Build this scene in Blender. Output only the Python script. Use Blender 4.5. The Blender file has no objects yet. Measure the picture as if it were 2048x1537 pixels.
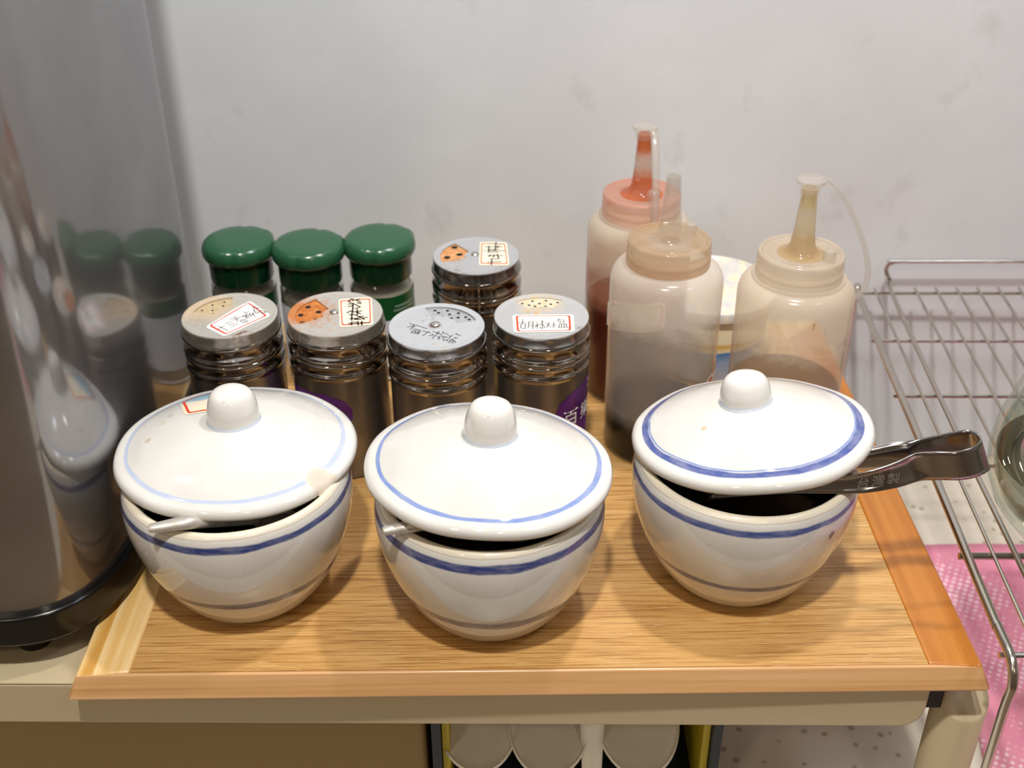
import bpy, bmesh, math, random
import numpy as np
from mathutils import Vector, Matrix
random.seed(7)
SC = bpy.context.scene
COL = SC.collection
PI = math.pi
R = math.radians
ZB = 1.048            # height of the wooden board's top above the floor; most lengths below are relative to it
CZ = -0.148           # counter top relative to the board top
WALL_Y = 0.800

# ------------------------------------------------------------------ camera
def make_camera():
    cam = bpy.data.cameras.new('camera')
    o = bpy.data.objects.new('camera', cam); COL.objects.link(o)
    cam.sensor_fit = 'HORIZONTAL'; cam.sensor_width = 36.0
    cam.lens = 36.0 * 2326.09 / 2048
    p, ro = 0.558403, -0.005858
    f = Vector((0, math.cos(p), -math.sin(p))); r = Vector((1, 0, 0)); u = r.cross(f)
    r2 = r * math.cos(ro) + u * math.sin(ro); u2 = -r * math.sin(ro) + u * math.cos(ro)
    m = Matrix(((r2.x, u2.x, -f.x, 0), (r2.y, u2.y, -f.y, 0), (r2.z, u2.z, -f.z, 0), (0, 0, 0, 1)))
    o.matrix_world = Matrix.Translation((0, 0, 0.42596 + ZB)) @ m
    cam.clip_start = 0.01; cam.clip_end = 50
    cam.dof.use_dof = True; cam.dof.focus_distance = 0.60; cam.dof.aperture_fstop = 9.0
    SC.camera = o
make_camera()

# ------------------------------------------------------------------ world, lamps, exposure
def rgb(h):
    h = h.lstrip('#'); v = [int(h[i:i + 2], 16) / 255 for i in (0, 2, 4)]
    return tuple((c / 12.92 if c <= .04045 else ((c + .055) / 1.055) ** 2.4) for c in v) + (1.0,)
w = bpy.data.worlds.new('world'); SC.world = w; w.use_nodes = True
w.node_tree.nodes['Background'].inputs[0].default_value = (0.9, 0.92, 1.0, 1)
w.node_tree.nodes['Background'].inputs[1].default_value = 0.0
def lamp(name, loc, size, power, col, target=None):
    l = bpy.data.lights.new(name, 'AREA'); l.shape = 'DISK'; l.size = size; l.energy = power; l.color = col
    o = bpy.data.objects.new(name, l); COL.objects.link(o); o.location = loc
    d = (Vector(target) - Vector(loc)) if target else Vector((0, 0, -1))
    o.rotation_euler = d.to_track_quat('-Z', 'Y').to_euler()
    return o
WARM = (1.0, 0.86, 0.68); NEUT = (1.0, 0.95, 0.90); COOL = (0.80, 0.89, 1.0)
lamp('shelf_lamp', (0.17, 0.585, ZB + 0.80), 0.045, 2.8, (1.0, 0.98, 0.97))
lamp('ceiling_lamp', (-0.05, -0.10, 2.58), 0.085, 19.0, (1.0, 0.98, 0.93))
lamp('ceiling_lamp', (0.95, 0.10, 2.58), 0.25, 5.0, COOL)
lamp('ceiling_lamp', (-0.80, -0.95, 2.58), 0.20, 5.0, WARM)
lamp('ceiling_lamp', (0.55, -1.35, 2.58), 0.20, 5.0, WARM)
SC.view_settings.view_transform = 'Standard'; SC.view_settings.look = 'None'
SC.view_settings.gamma = 1.0; SC.view_settings.use_curve_mapping = False
SC.view_settings.exposure = 0.0

# ------------------------------------------------------------------ helpers
def setp(o, label=None, cat=None, group=None, kind=None):
    if label: o['label'] = label
    if cat: o['category'] = cat
    if group: o['group'] = group
    if kind: o['kind'] = kind
    return o
def empty(name, loc, label, cat, group=None, rz=0.0):
    o = bpy.data.objects.new(name, None); COL.objects.link(o)
    o.location = (loc[0], loc[1], loc[2] + ZB); o.rotation_euler = (0, 0, rz)
    o.empty_display_size = 0.02
    return setp(o, label, cat, group)
def build(name, bm, mats, parent=None, smooth=True, loc=None, matrix=None, angle=40):
    bmesh.ops.recalc_face_normals(bm, faces=bm.faces[:])
    me = bpy.data.meshes.new(name); bm.to_mesh(me); bm.free()
    for m in (mats if isinstance(mats, (list, tuple)) else [mats]): me.materials.append(m)
    if smooth:
        me.polygons.foreach_set('use_smooth', [True] * len(me.polygons))
        try: me.set_sharp_from_angle(angle=R(angle))
        except Exception: pass
    o = bpy.data.objects.new(name, me); COL.objects.link(o)
    if parent: o.parent = parent
    if matrix is not None: o.matrix_local = matrix
    elif loc is not None: o.location = loc if parent else (loc[0], loc[1], loc[2] + ZB)
    return o
def bevel(o, wd=0.002, seg=3, ang=30):
    m = o.modifiers.new('bevel', 'BEVEL'); m.width = wd; m.segments = seg; m.limit_method = 'ANGLE'; m.angle_limit = R(ang)
    m.harden_normals = False
    return o
def add_lathe(bm, prof, seg=64, c=(0, 0, 0), mat=0, a0=0.0, a1=2 * PI, rfun=None):
    full = abs(a1 - a0 - 2 * PI) < 1e-6
    n = seg if full else seg + 1
    rows = []
    for (r, z) in prof:
        if r < 1e-7:
            rows.append([bm.verts.new((c[0], c[1], c[2] + (z if rfun is None else rfun(0.0, z, 0.0)[1])))])
        else:
            row = []
            for i in range(n):
                a = a0 + (a1 - a0) * i / seg
                rr, zz = (r, z) if rfun is None else rfun(r, z, a)
                row.append(bm.verts.new((c[0] + rr * math.cos(a), c[1] + rr * math.sin(a), c[2] + zz)))
            rows.append(row)
    for A, B in zip(rows, rows[1:]):
        m = n if full else n - 1
        for i in range(m):
            j = (i + 1) % n
            if len(A) == 1 and len(B) == 1: continue
            if len(A) == 1: f = bm.faces.new((A[0], B[i], B[j]))
            elif len(B) == 1: f = bm.faces.new((A[i], A[j], B[0]))
            else: f = bm.faces.new((A[i], A[j], B[j], B[i]))
            f.material_index = mat
def lathe(prof, seg=64, **k):
    bm = bmesh.new(); add_lathe(bm, prof, seg, **k); return bm
def add_box(bm, lo, hi, mat=0):
    v = [bm.verts.new((x, y, z)) for x in (lo[0], hi[0]) for y in (lo[1], hi[1]) for z in (lo[2], hi[2])]
    for f in ((0, 1, 3, 2), (4, 6, 7, 5), (0, 4, 5, 1), (2, 3, 7, 6), (0, 2, 6, 4), (1, 5, 7, 3)):
        bm.faces.new([v[i] for i in f]).material_index = mat
def box(lo, hi):
    bm = bmesh.new(); add_box(bm, lo, hi); return bm
def catmull(pts, n=8):
    P = [Vector(p) for p in pts]; out = []
    for i in range(len(P) - 1):
        p0 = P[max(i - 1, 0)]; p1 = P[i]; p2 = P[i + 1]; p3 = P[min(i + 2, len(P) - 1)]
        for k in range(n):
            t = k / n
            out.append(0.5 * ((2 * p1) + (p2 - p0) * t + (2 * p0 - 5 * p1 + 4 * p2 - p3) * t * t + (3 * p1 - p0 - 3 * p2 + p3) * t ** 3))
    out.append(P[-1]); return out
def add_tube(bm, pts, rad, seg=10, mat=0, flat=1.0, cap=True):
    P = [Vector(p) for p in pts]; n = len(P)
    rads = rad if isinstance(rad, (list, tuple)) else [rad] * n
    rows = []; up = None
    for i, p in enumerate(P):
        t = (P[min(i + 1, n - 1)] - P[max(i - 1, 0)]).normalized()
        if up is None:
            up = Vector((0, 0, 1)) if abs(t.z) < 0.9 else Vector((1, 0, 0))
        s = t.cross(up).normalized(); u = s.cross(t).normalized(); up = u
        rows.append([bm.verts.new(p + s * (math.cos(2 * PI * k / seg) * rads[i]) + u * (math.sin(2 * PI * k / seg) * rads[i] * flat)) for k in range(seg)])
    for A, B in zip(rows, rows[1:]):
        for k in range(seg):
            bm.faces.new((A[k], A[(k + 1) % seg], B[(k + 1) % seg], B[k])).material_index = mat
    if cap:
        bm.faces.new(rows[0][::-1]).material_index = mat; bm.faces.new(rows[-1]).material_index = mat
def tube(pts, rad, seg=10, **k):
    bm = bmesh.new(); add_tube(bm, pts, rad, seg, **k); return bm
def add_prism(bm, poly, z0, z1, mat=0, sidemat=None):
    lo = [bm.verts.new((x, y, z0)) for x, y in poly]; hi = [bm.verts.new((x, y, z1)) for x, y in poly]
    n = len(poly)
    bm.faces.new(lo[::-1]).material_index = mat; bm.faces.new(hi).material_index = mat
    for i in range(n):
        bm.faces.new((lo[i], lo[(i + 1) % n], hi[(i + 1) % n], hi[i])).material_index = mat if sidemat is None else sidemat
def round_poly(pts, r, n=5):
    P = [Vector(p) for p in pts]; out = []; N = len(P)
    for i in range(N):
        a, b, c = P[i - 1], P[i], P[(i + 1) % N]
        d1 = (a - b); d2 = (c - b); k = min(r, d1.length * .45, d2.length * .45)
        s, e = b + d1.normalized() * k, b + d2.normalized() * k
        for j in range(n + 1):
            t = j / n; out.append(tuple(s * (1 - t) ** 2 + b * 2 * t * (1 - t) + e * t * t))
    return out
def inset_poly(pts, d):
    c = sum((Vector(p) for p in pts), Vector((0, 0))) / len(pts); out = []
    N = len(pts)
    for i in range(N):
        a, b, e = Vector(pts[i - 1]), Vector(pts[i]), Vector(pts[(i + 1) % N])
        n1 = (b - a).normalized(); n2 = (e - b).normalized()
        m1 = Vector((-n1.y, n1.x)); m2 = Vector((-n2.y, n2.x)); m = (m1 + m2).normalized()
        k = d / max(m.dot(m1), .3)
        q = b + m * k
        if (q - c).length > (b - c).length: q = b - m * k
        out.append(tuple(q))
    return out

# ------------------------------------------------------------------ materials
class NT:
    def __init__(s, name):
        s.m = bpy.data.materials.new(name); s.m.use_nodes = True; s.t = s.m.node_tree
        for n in list(s.t.nodes): s.t.nodes.remove(n)
        s.out = s.t.nodes.new('ShaderNodeOutputMaterial')
    def n(s, typ, ins=None, **props):
        o = s.t.nodes.new(typ)
        for k, v in props.items(): setattr(o, k, v)
        for k, v in (ins or {}).items(): s.set(o.inputs[k], v)
        return o
    def set(s, sock, v):
        if isinstance(v, bpy.types.NodeSocket): s.t.links.new(v, sock)
        elif isinstance(v, bpy.types.Node): s.t.links.new(v.outputs[0], sock)
        else: sock.default_value = v
    def obj(s): return s.n('ShaderNodeTexCoord').outputs['Object']
    def scale(s, vec, sc, rot=(0, 0, 0), loc=(0, 0, 0)):
        return s.n('ShaderNodeMapping', {'Vector': vec, 'Scale': sc, 'Rotation': rot, 'Location': loc}).outputs[0]
    def noise(s, vec, sc, det=4, rough=.6, dist=0.0):
        return s.n('ShaderNodeTexNoise', {'Vector': vec, 'Scale': sc, 'Detail': det, 'Roughness': rough, 'Distortion': dist}).outputs['Fac']
    def ramp(s, fac, stops, interp='LINEAR'):
        r = s.n('ShaderNodeValToRGB', {'Fac': fac}); cr = r.color_ramp; cr.interpolation = interp
        while len(cr.elements) < len(stops): cr.elements.new(.5)
        for e, (p, c) in zip(cr.elements, stops):
            e.position = p; e.color = c if len(c) == 4 else (*c, 1)
        return r.outputs[0]
    def step(s, v, a, b):
        return s.n('ShaderNodeMapRange', {'Value': v, 'From Min': a, 'From Max': b}, clamp=True).outputs[0]
    def math(s, op, a, b=0.0, c=None):
        o = s.n('ShaderNodeMath', operation=op); s.set(o.inputs[0], a); s.set(o.inputs[1], b)
        if c is not None: s.set(o.inputs[2], c)
        return o.outputs[0]
    def mix(s, f, a, b, mode='MIX'):
        o = s.n('ShaderNodeMix', data_type='RGBA', blend_type=mode)
        s.set(o.inputs[0], f); s.set(o.inputs[6], a); s.set(o.inputs[7], b); return o.outputs[2]
    def xyz(s, vec): return s.n('ShaderNodeSeparateXYZ', {0: vec}).outputs
    def dist(s, vec, p):
        return s.n('ShaderNodeVectorMath', {0: vec, 1: p}, operation='DISTANCE').outputs['Value']
    def bump(s, h, strength=.3, d=.001):
        return s.n('ShaderNodeBump', {'Height': h, 'Strength': strength, 'Distance': d}).outputs[0]
    def bsdf(s, **k):
        b = s.n('ShaderNodeBsdfPrincipled')
        names = {'color': 'Base Color', 'rough': 'Roughness', 'metal': 'Metallic', 'normal': 'Normal', 'trans': 'Transmission Weight', 'ior': 'IOR', 'coat': 'Coat Weight', 'coat_rough': 'Coat Roughness', 'alpha': 'Alpha', 'spec': 'Specular IOR Level', 'sss': 'Subsurface Weight', 'sss_r': 'Subsurface Radius', 'sss_s': 'Subsurface Scale', 'aniso': 'Anisotropic'}
        for kk, v in k.items(): s.set(b.inputs[names[kk]], v)
        return b.outputs[0]
    def done(s, sh): s.t.links.new(sh, s.out.inputs['Surface']); return s.m
def plain(name, hexc, rough=.5, metal=0.0, **k):
    t = NT(name); return t.done(t.bsdf(color=rgb(hexc), rough=rough, metal=metal, **k))

def m_wall():
    t = NT('concrete_wall'); v = t.obj()
    a = t.noise(v, 7, 6, .62, .3); b = t.noise(t.scale(v, (26, 26, 20)), 1, 5, .6); c = t.noise(v, 90, 3, .6)
    col = t.ramp(a, [(.3, rgb('d2d5da')), (.5, rgb('d7dadf')), (.72, rgb('dde0e5'))])
    spots = t.math('MULTIPLY', t.step(b, .62, .72), .20)
    col = t.mix(spots, col, rgb('9c9a98'))
    h = t.math('ADD', t.math('MULTIPLY', a, .5), t.math('MULTIPLY', c, .15))
    return t.done(t.bsdf(color=col, rough=.75, normal=t.bump(h, .25, .002)))
def m_wood_panel():
    t = NT('oak_veneer'); v = t.obj()
    base = t.noise(t.scale(v, (5, 120, 1), (0, 0, R(1.2))), 1, 5, .65, .6)
    fine = t.noise(t.scale(v, (22, 900, 1), (0, 0, R(1.2))), 1, 3, .6, .2)
    big = t.noise(t.scale(v, (3, 14, 1)), 1, 3, .5, .8)
    col = t.ramp(base, [(.25, rgb('b98a4f')), (.5, rgb('cd9f60')), (.75, rgb('dcb274'))])
    col = t.mix(t.step(fine, .49, .64), col, rgb('a3723a'))
    col = t.mix(t.math('MULTIPLY', t.step(big, .5, .7), .25), col, rgb('a8763c'))
    fl = t.noise(t.scale(v, (70, 1300, 1), (0, 0, R(1.2)), (3, 1, 0)), 1, 2, .5)
    col = t.mix(t.math('MULTIPLY', t.step(fl, .66, .72), .55), col, rgb('f3dcae'))
    return t.done(t.bsdf(color=col, rough=t.math('ADD', t.math('MULTIPLY', fine, .2), .28), normal=t.bump(fine, .12, .0006), coat=.15, coat_rough=.25))
def m_rail(name, c0, c1, c2, along, sc=90, wd=.2):
    t = NT(name); v = t.obj()
    s = (4, sc, sc * .7) if along == 'x' else (sc, 2.5, sc * .5)
    a = t.noise(t.scale(v, s), 1, 4, .55, .5)
    f = t.noise(t.scale(v, tuple(k * 7 for k in s)), 1, 3, .6)
    col = t.ramp(a, [(.48 - wd, rgb(c0)), (.5, rgb(c1)), (.52 + wd, rgb(c2))])
    col = t.mix(t.math('MULTIPLY', t.step(f, .45, .75), .3), col, rgb(c0))
    return t.done(t.bsdf(color=col, rough=.3, coat=.3, coat_rough=.15, normal=t.bump(f, .06, .0004)))
def m_ceramic(name, rings=(), kind='body', tint='dad7d1', chip=None, stains=()):
    """glazed white china with brushed blue bands; rings = (centre, half width, colour, axis) in metres"""
    t = NT(name); v = t.obj(); x, y, z = t.xyz(v)
    rad = t.math('SQRT', t.math('ADD', t.math('POWER', x, 2.0), t.math('POWER', y, 2.0)))
    n = t.noise(v, 55, 3, .5); n2 = t.noise(t.scale(v, (90, 90, 500)), 1, 3, .6)
    big = t.noise(v, 25, 3, .5)
    col = t.ramp(big, [(.35, rgb(tint)), (.65, rgb('e4e1dc'))])
    fn = t.noise(v, 260, 2, .5)
    col = t.mix(t.math('MULTIPLY', t.step(fn, .70, .76), .25), col, rgb('8f8a86'))
    for (c, hw, hexc, ax, soft) in rings:
        q = z if ax == 'z' else rad
        q = t.math('ADD', q, t.math('MULTIPLY', t.math('SUBTRACT', n, .5), .0022 if ax == 'z' else .0012))
        d = t.math('ABSOLUTE', t.math('SUBTRACT', q, c))
        wob = t.math('MULTIPLY_ADD', t.math('SUBTRACT', big, .5), hw * 1.2, hw)
        m = t.math('SUBTRACT', 1.0, t.n('ShaderNodeMapRange', {'Value': d, 'From Min': t.math('MULTIPLY', wob, 1 - soft), 'From Max': wob}, clamp=True).outputs[0])
        m = t.math('MULTIPLY', m, t.n('ShaderNodeMapRange', {'Value': n2, 'From Min': .2, 'From Max': .6, 'To Min': .72, 'To Max': 1.0}, clamp=True).outputs[0])
        if ax == 'r': m = t.math('MULTIPLY', m, t.math('GREATER_THAN', z, -.0035))
        col = t.mix(m, col, rgb(hexc))
    rough = .07
    if kind == 'body':      # bare biscuit ring where the lid sits
        bare = t.math('MULTIPLY', t.step(z, .0738, .0748), t.step(t.math('SUBTRACT', n, t.math('MULTIPLY', rad, 0)), .25, .45))
        col = t.mix(t.math('MULTIPLY', bare, .8), col, rgb('e6d9bd'))
        line = t.math('LESS_THAN', t.math('ABSOLUTE', t.math('SUBTRACT', t.math('ADD', z, t.math('MULTIPLY', n, .001)), .0742)), .0003)
        col = t.mix(t.math('MULTIPLY', line, .5), col, rgb('b79f74'))
        rough = t.math('ADD', t.math('MULTIPLY', bare, .35), .07)
    for (p, r0, hexc, k) in stains:
        m = t.step(t.math('ADD', t.dist(v, p), t.math('MULTIPLY', t.math('SUBTRACT', t.noise(v, 420, 3, .6), .5), r0 * 1.6)), r0, r0 * .6)
        col = t.mix(t.math('MULTIPLY', m, k), col, rgb(hexc))
    if chip:
        m = t.step(t.math('ADD', t.dist(v, chip[0]), t.math('MULTIPLY', t.math('SUBTRACT', t.noise(v, 300, 2, .5), .5), .004)), chip[1], chip[1] * .9)
        col = t.mix(m, col, rgb('dccfbf')); rough = t.math('MULTIPLY_ADD', m, .6, .07)
    bumph = t.noise(v, 40, 2, .5)
    return t.done(t.bsdf(color=col, rough=rough, coat=.4, coat_rough=.03, normal=t.bump(bumph, .06, .002)))
def m_steel(name, col='b9b4ad', rough=.14, brushed=None, rust=(), metal0=1.0):
    t = NT(name); v = t.obj()
    c = rgb(col); n = t.noise(v, 160, 4, .6)
    colr = t.mix(t.math('MULTIPLY', t.step(n, .4, .8), .25), c, tuple(k * .75 for k in c[:3]) + (1,))
    rg = rough; metal = metal0 if metal0 != 'lid' else t.math('MULTIPLY_ADD', t.math('LESS_THAN', t.xyz(v)[2], .0995), .55, .40); nor = None
    if brushed:
        b = t.noise(t.scale(v, brushed), 1, 3, .6)
        rg = t.math('MULTIPLY_ADD', b, .14, rough - .04); nor = t.bump(b, .05, .0003)
    for (p, r0, hexc, k, thr) in rust:
        nn = t.noise(v, 230, 5, .7)
        inside = t.step(t.dist(v, p), r0, r0 * .55)
        m = t.math('MULTIPLY', t.math('MULTIPLY', inside, t.step(nn, thr, thr + .1)), k)
        colr = t.mix(m, colr, rgb(hexc)); metal = t.math('MULTIPLY', metal, t.math('SUBTRACT', 1.0, m)); rg = t.math('ADD', rg, t.math('MULTIPLY', m, .5))
    if metal0 == 'lid': rg = t.math('MULTIPLY_ADD', t.math('LESS_THAN', t.xyz(v)[2], .0997), -.17, .36); colr = t.mix(t.math('MULTIPLY', t.math('LESS_THAN', t.xyz(v)[2], .0996), .62), colr, rgb('6f665c'))  # skirt colour darkened to paint in the dim surroundings it reflects
    k = dict(color=colr, rough=rg, metal=metal)
    if nor is not None: k['normal'] = nor
    return t.done(t.bsdf(**k))
def m_milky(name, base, opac, film=(), rough=.25, noise_sc=40, spots=None):
    """translucent squeeze-bottle plastic; film = (z0, z1, colour, strength) residue inside the wall"""
    t = NT(name); v = t.obj(); x, y, z = t.xyz(v)
    n = t.noise(v, noise_sc, 4, .6, .4)
    col = rgb(base); op = opac
    for (z0, z1, hexc, k, dop, edge) in film:
        zz = t.math('ADD', z, t.math('MULTIPLY', t.math('SUBTRACT', n, .5), edge))
        m = t.math('MULTIPLY', t.step(zz, z0 - .004, z0 + .004), t.step(zz, z1 + .006, z1 - .006))
        m2 = t.math('MULTIPLY', m, k)
        col = t.mix(m2, col, rgb(hexc)); op = t.math('ADD', op, t.math('MULTIPLY', m, dop))
    if spots:
        s2 = t.noise(t.scale(v, (1, 1, .35)), 150, 3, .6)
        m = t.math('MULTIPLY', t.step(s2, spots[1], spots[1] + .05), t.math('MULTIPLY', t.step(z, spots[2], spots[2] + .008), .85))
        col = t.mix(m, col, rgb(spots[0])); op = t.math('ADD', op, t.math('MULTIPLY', m, .5))
    dif = t.n('ShaderNodeBsdfDiffuse', {'Color': col}).outputs[0]
    tr = t.n('ShaderNodeBsdfTranslucent', {'Color': col}).outputs[0]
    body = t.n('ShaderNodeMixShader', {0: .56, 1: dif, 2: tr}).outputs[0]
    clear = t.n('ShaderNodeBsdfTransparent', {'Color': (.97, .96, .94, 1)}).outputs[0]
    mixed = t.n('ShaderNodeMixShader', {0: op, 1: clear, 2: body}).outputs[0]
    gl = t.n('ShaderNodeBsdfGlossy', {'Color': (1, 1, 1, 1), 'Roughness': rough}).outputs[0]
    fr = t.n('ShaderNodeLayerWeight', {'Blend': .5}).outputs['Facing']
    fr = t.math('MULTIPLY_ADD', t.math('POWER', fr, 4.0), .5, .018)
    return t.done(t.n('ShaderNodeMixShader', {0: fr, 1: mixed, 2: gl}).outputs[0])
def m_glass(name, tint=(.93, .97, .94, 1), rough=.0):
    t = NT(name)
    return t.done(t.bsdf(color=tint, rough=rough, trans=1.0, ior=1.45))

# ------------------------------------------------------------------ the room
def struct(name, lo, hi, m):
    o = build(name, box(lo, hi), m, smooth=False); o['kind'] = 'structure'; return o
MW = m_wall()
paint = plain('wall_paint', 'a3988a', .8); dark = plain('room_floor', 'b09a80', .5)
FL, CE = -ZB, 2.6 - ZB          # floor and ceiling relative to the board
wb = build('wall_back', box((-1.5, WALL_Y, FL), (1.7, WALL_Y + .08, CE)), MW, smooth=False, loc=(0, 0, 0)); wb['kind'] = 'structure'
for nm, lo, hi, m in (('wall_left', (-1.58, -2.4, FL), (-1.5, WALL_Y, CE), paint), ('wall_right', (1.7, -2.4, FL), (1.78, WALL_Y, CE), paint),
                      ('wall_front', (-1.5, -2.48, FL), (1.7, -2.4, CE), plain('far_wall_paint', '94887a', .8)), ('floor', (-1.6, -2.5, FL - .06), (1.8, .9, FL), dark),
                      ('ceiling', (-1.6, -2.5, CE), (1.8, .9, CE + .06), plain('ceiling_paint', 'cfc2ae', .9))):
    o = build(nm, box(lo, hi), m, smooth=False, loc=(0, 0, 0)); o['kind'] = 'structure'

# ------------------------------------------------------------------ speckled counter
def m_counter():
    t = NT('speckled_counter'); v = t.obj()
    n = t.noise(v, 12, 4, .6)
    col = t.ramp(n, [(.35, rgb('cfc5b4')), (.65, rgb('dbd2c2'))])
    vo = t.n('ShaderNodeTexVoronoi', {'Vector': v, 'Scale': 170.0, 'Randomness': 1.0})
    pick = t.n('ShaderNodeSeparateColor', {0: vo.outputs['Color']}).outputs[0]
    edge = t.math('ADD', vo.outputs['Distance'], t.math('MULTIPLY', t.math('SUBTRACT', t.noise(v, 260, 2, .5), .5), .5))
    m = t.math('MULTIPLY', t.step(edge, .42, .30), t.math('LESS_THAN', pick, .13))
    col = t.mix(t.math('MULTIPLY', m, .7), col, rgb('8a8064'))
    return t.done(t.bsdf(color=col, rough=.35))
ct = empty('countertop', (0, .5, CZ - .04), 'beige speckled stone countertop under the steel table and the wire rack', 'countertop')
build('slab', box((-1.45, -.20, 0), (1.65, .299, .04)), m_counter(), ct, smooth=False)
build('cabinet', box((-1.42, -.15, -.86), (1.62, .299, 0)), plain('cabinet_paint', '8a7a66', .6), ct, smooth=False)

# ------------------------------------------------------------------ beige steel table (turned a little)
beige = plain('beige_powder_coat', 'c4b392', .42); black_rubber = plain('black_rubber', '121212', .6)
tb = empty('steel_table', (0, .4163, CZ), 'low beige painted steel table carrying the wooden board and the steel appliance', 'table', rz=-.0135)
zt = -CZ - .0127                               # table top
bm = bmesh.new(); add_box(bm, (-.62, 0.0, zt - .0016), (.2098, .375, zt)); bevel(build('table_top', bm, beige, tb), .0012, 3)
def apron(name, x0, x1, y0, y1):
    bm = bmesh.new()
    if x1 - x0 > y1 - y0:                      # front / back: rounded lower corner at the ends
        pts = [(x0, zt - .0016), (x0, zt - .0295), (x1 - .0105, zt - .0295), (x1 - .0060, zt - .0280), (x1 - .0025, zt - .0248), (x1 - .0006, zt - .0205), (x1, zt - .016), (x1, zt - .0016)]
        a = [bm.verts.new((x, y0, z)) for x, z in pts]; b = [bm.verts.new((x, y1, z)) for x, z in pts]
        bm.faces.new(a); bm.faces.new(b[::-1])
        for i in range(len(pts)): bm.faces.new((a[i], a[(i + 1) % len(pts)], b[(i + 1) % len(pts)], b[i]))
    else: add_box(bm, (x0, y0, zt - .0295), (x1, y1, zt - .0016))
    return bevel(build(name, bm, beige, tb), .0014, 3)
apron('apron', -.62, .2098, 0, .012); apron('apron', -.62, .2098, .363, .375)
apron('apron', .1978, .2098, .0125, .3625); apron('apron', -.62, -.608, .0125, .3625)
def table_leg(x, y, cap):
    bm = bmesh.new(); n = 40; r = .0137
    rows = []
    for lev in range(3):
        row = []
        for i in range(n):
            a = 2 * PI * i / n; px, py = r * math.cos(a), r * math.sin(a)
            slope = zt - .0215 + py * .55      # the top is cut on a slant towards the front
            z = 0 if lev == 0 else (slope - .0012 if lev == 1 else slope)
            k = 1 if lev < 2 else .93
            row.append(bm.verts.new((x + px * k, y + py * k, z)))
        rows.append(row)
    for A, B in zip(rows, rows[1:]):
        for i in range(n): bm.faces.new((A[i], A[(i + 1) % n], B[(i + 1) % n], B[i]))
    bm.faces.new(rows[0][::-1]); bm.faces.new(rows[-1])
    lg = build('leg', bm, beige, tb, angle=50)
    build('joint', box((x - .0243 if x > 0 else x + .0125, y - .006, zt - .0265), (x - .0125 if x > 0 else x + .0292, y + .006, zt - .006)), black_rubber, lg, smooth=False)
    return lg
table_leg(.2345, .0165, True); table_leg(.2345, .358, True); table_leg(-.6495, .0165, True); table_leg(-.6495, .358, True)

# ------------------------------------------------------------------ wooden board on the table
bd = empty('wooden_board', (.00806, .40833, -.0125), 'framed wooden serving board holding all the condiment pots and shakers', 'board', rz=.00627)
HW, DP, TH, IN, SW, FW = .23, .366, .0125, .0051, .0315, .0070
build('panel', box((-HW + SW, FW, .002), (HW - SW, DP - SW, TH - .0002)), m_wood_panel(), bd, smooth=False)
def rail(bot, top, mat):
    bm = bmesh.new(); a = [bm.verts.new((x, y, 0)) for x, y in bot]; b = [bm.verts.new((x, y, TH)) for x, y in top]; n = len(bot)
    bm.faces.new(a[::-1]); bm.faces.new(b)
    for i in range(n): bm.faces.new((a[i], a[(i + 1) % n], b[(i + 1) % n], b[i]))
    return bevel(build('frame_rail', bm, mat, bd), .0016, 4)
ML = m_rail('pale_pine', 'cf9a4c', 'e3b973', 'f0d09a', 'y', 130, .10); MR = m_rail('amber_pine', 'a5601d', 'bb752a', 'c98639', 'y', 190, .26)
MF = m_rail('beech_edge', 'c8945f', 'd9a873', 'e2b484', 'x', 260, .2)
for s, m in ((-1, ML), (1, MR)):
    o, i_ = s * HW, s * (HW - SW); c = s * (HW - IN)
    rail([(o, 0), (i_, FW), (i_, DP - SW), (o, DP)], [(c, IN), (i_, FW), (i_, DP - SW), (c, DP - IN)], m)
rail([(-HW, 0), (HW, 0), (HW - SW, FW), (-HW + SW, FW)], [(-HW + IN, IN), (HW - IN, IN), (HW - SW, FW), (-HW + SW, FW)], MF)
rail([(-HW + SW, DP - SW), (HW - SW, DP - SW), (HW, DP), (-HW, DP)], [(-HW + SW, DP - SW), (HW - SW, DP - SW), (HW - IN, DP - IN), (-HW + IN, DP - IN)], ML)

# ------------------------------------------------------------------ tall steel appliance on the left
ap = empty('steel_appliance', (-.30, .60, -.0127), 'tall brushed steel kitchen appliance with a black base and rounded corner', 'appliance')
def section(off):
    pts = []
    xc, yc, rr = -2.2055, .54, 2.0 + off
    p0 = Vector((-.2120, .700 + off * .5)); c0 = Vector((-.2085 + off, .700 + off * .2))
    pts += [(-.2350 + off * .3, .7180 + off), (-.2230 + off * .7, .7120 + off), (-.2150 + off, .7020 + off * .6)]
    for k in range(17):
        yy = .688 - k * (.688 - .496) / 16; pts.append((xc + math.sqrt(rr * rr - (yy - yc) ** 2), yy))
    # rounded front corner then the gently bowed front
    p0 = Vector(pts[-1]); corner = Vector((-.2078 + off, .4325 - off)); p2 = Vector((-.252, .4300 - off))
    for k in range(1, 13):
        t = k / 12; q = p0 * (1 - t) ** 2 + corner * 2 * t * (1 - t) + p2 * t * t; pts.append(tuple(q))
    pts += [(-.31, .4282 - off), (-.38, .4278 - off), (-.44, .4295 - off), (-.475 - off, .46), (-.485 - off, .55), (-.48 - off, .71), (-.46, .735 + off), (-.30, .735 + off), (-.262, .729 + off)]
    return [(x + .30, y - .60) for x, y in pts]
def skin(poly, zs):
    bm = bmesh.new(); rows = [[bm.verts.new((x, y, z)) for x, y in poly] for z in zs]; n = len(poly)
    for A, B in zip(rows, rows[1:]):
        for i in range(n): bm.faces.new((A[i], A[(i + 1) % n], B[(i + 1) % n], B[i]))
    bm.faces.new(rows[0][::-1]); bm.faces.new(rows[-1]); return bm
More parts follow.
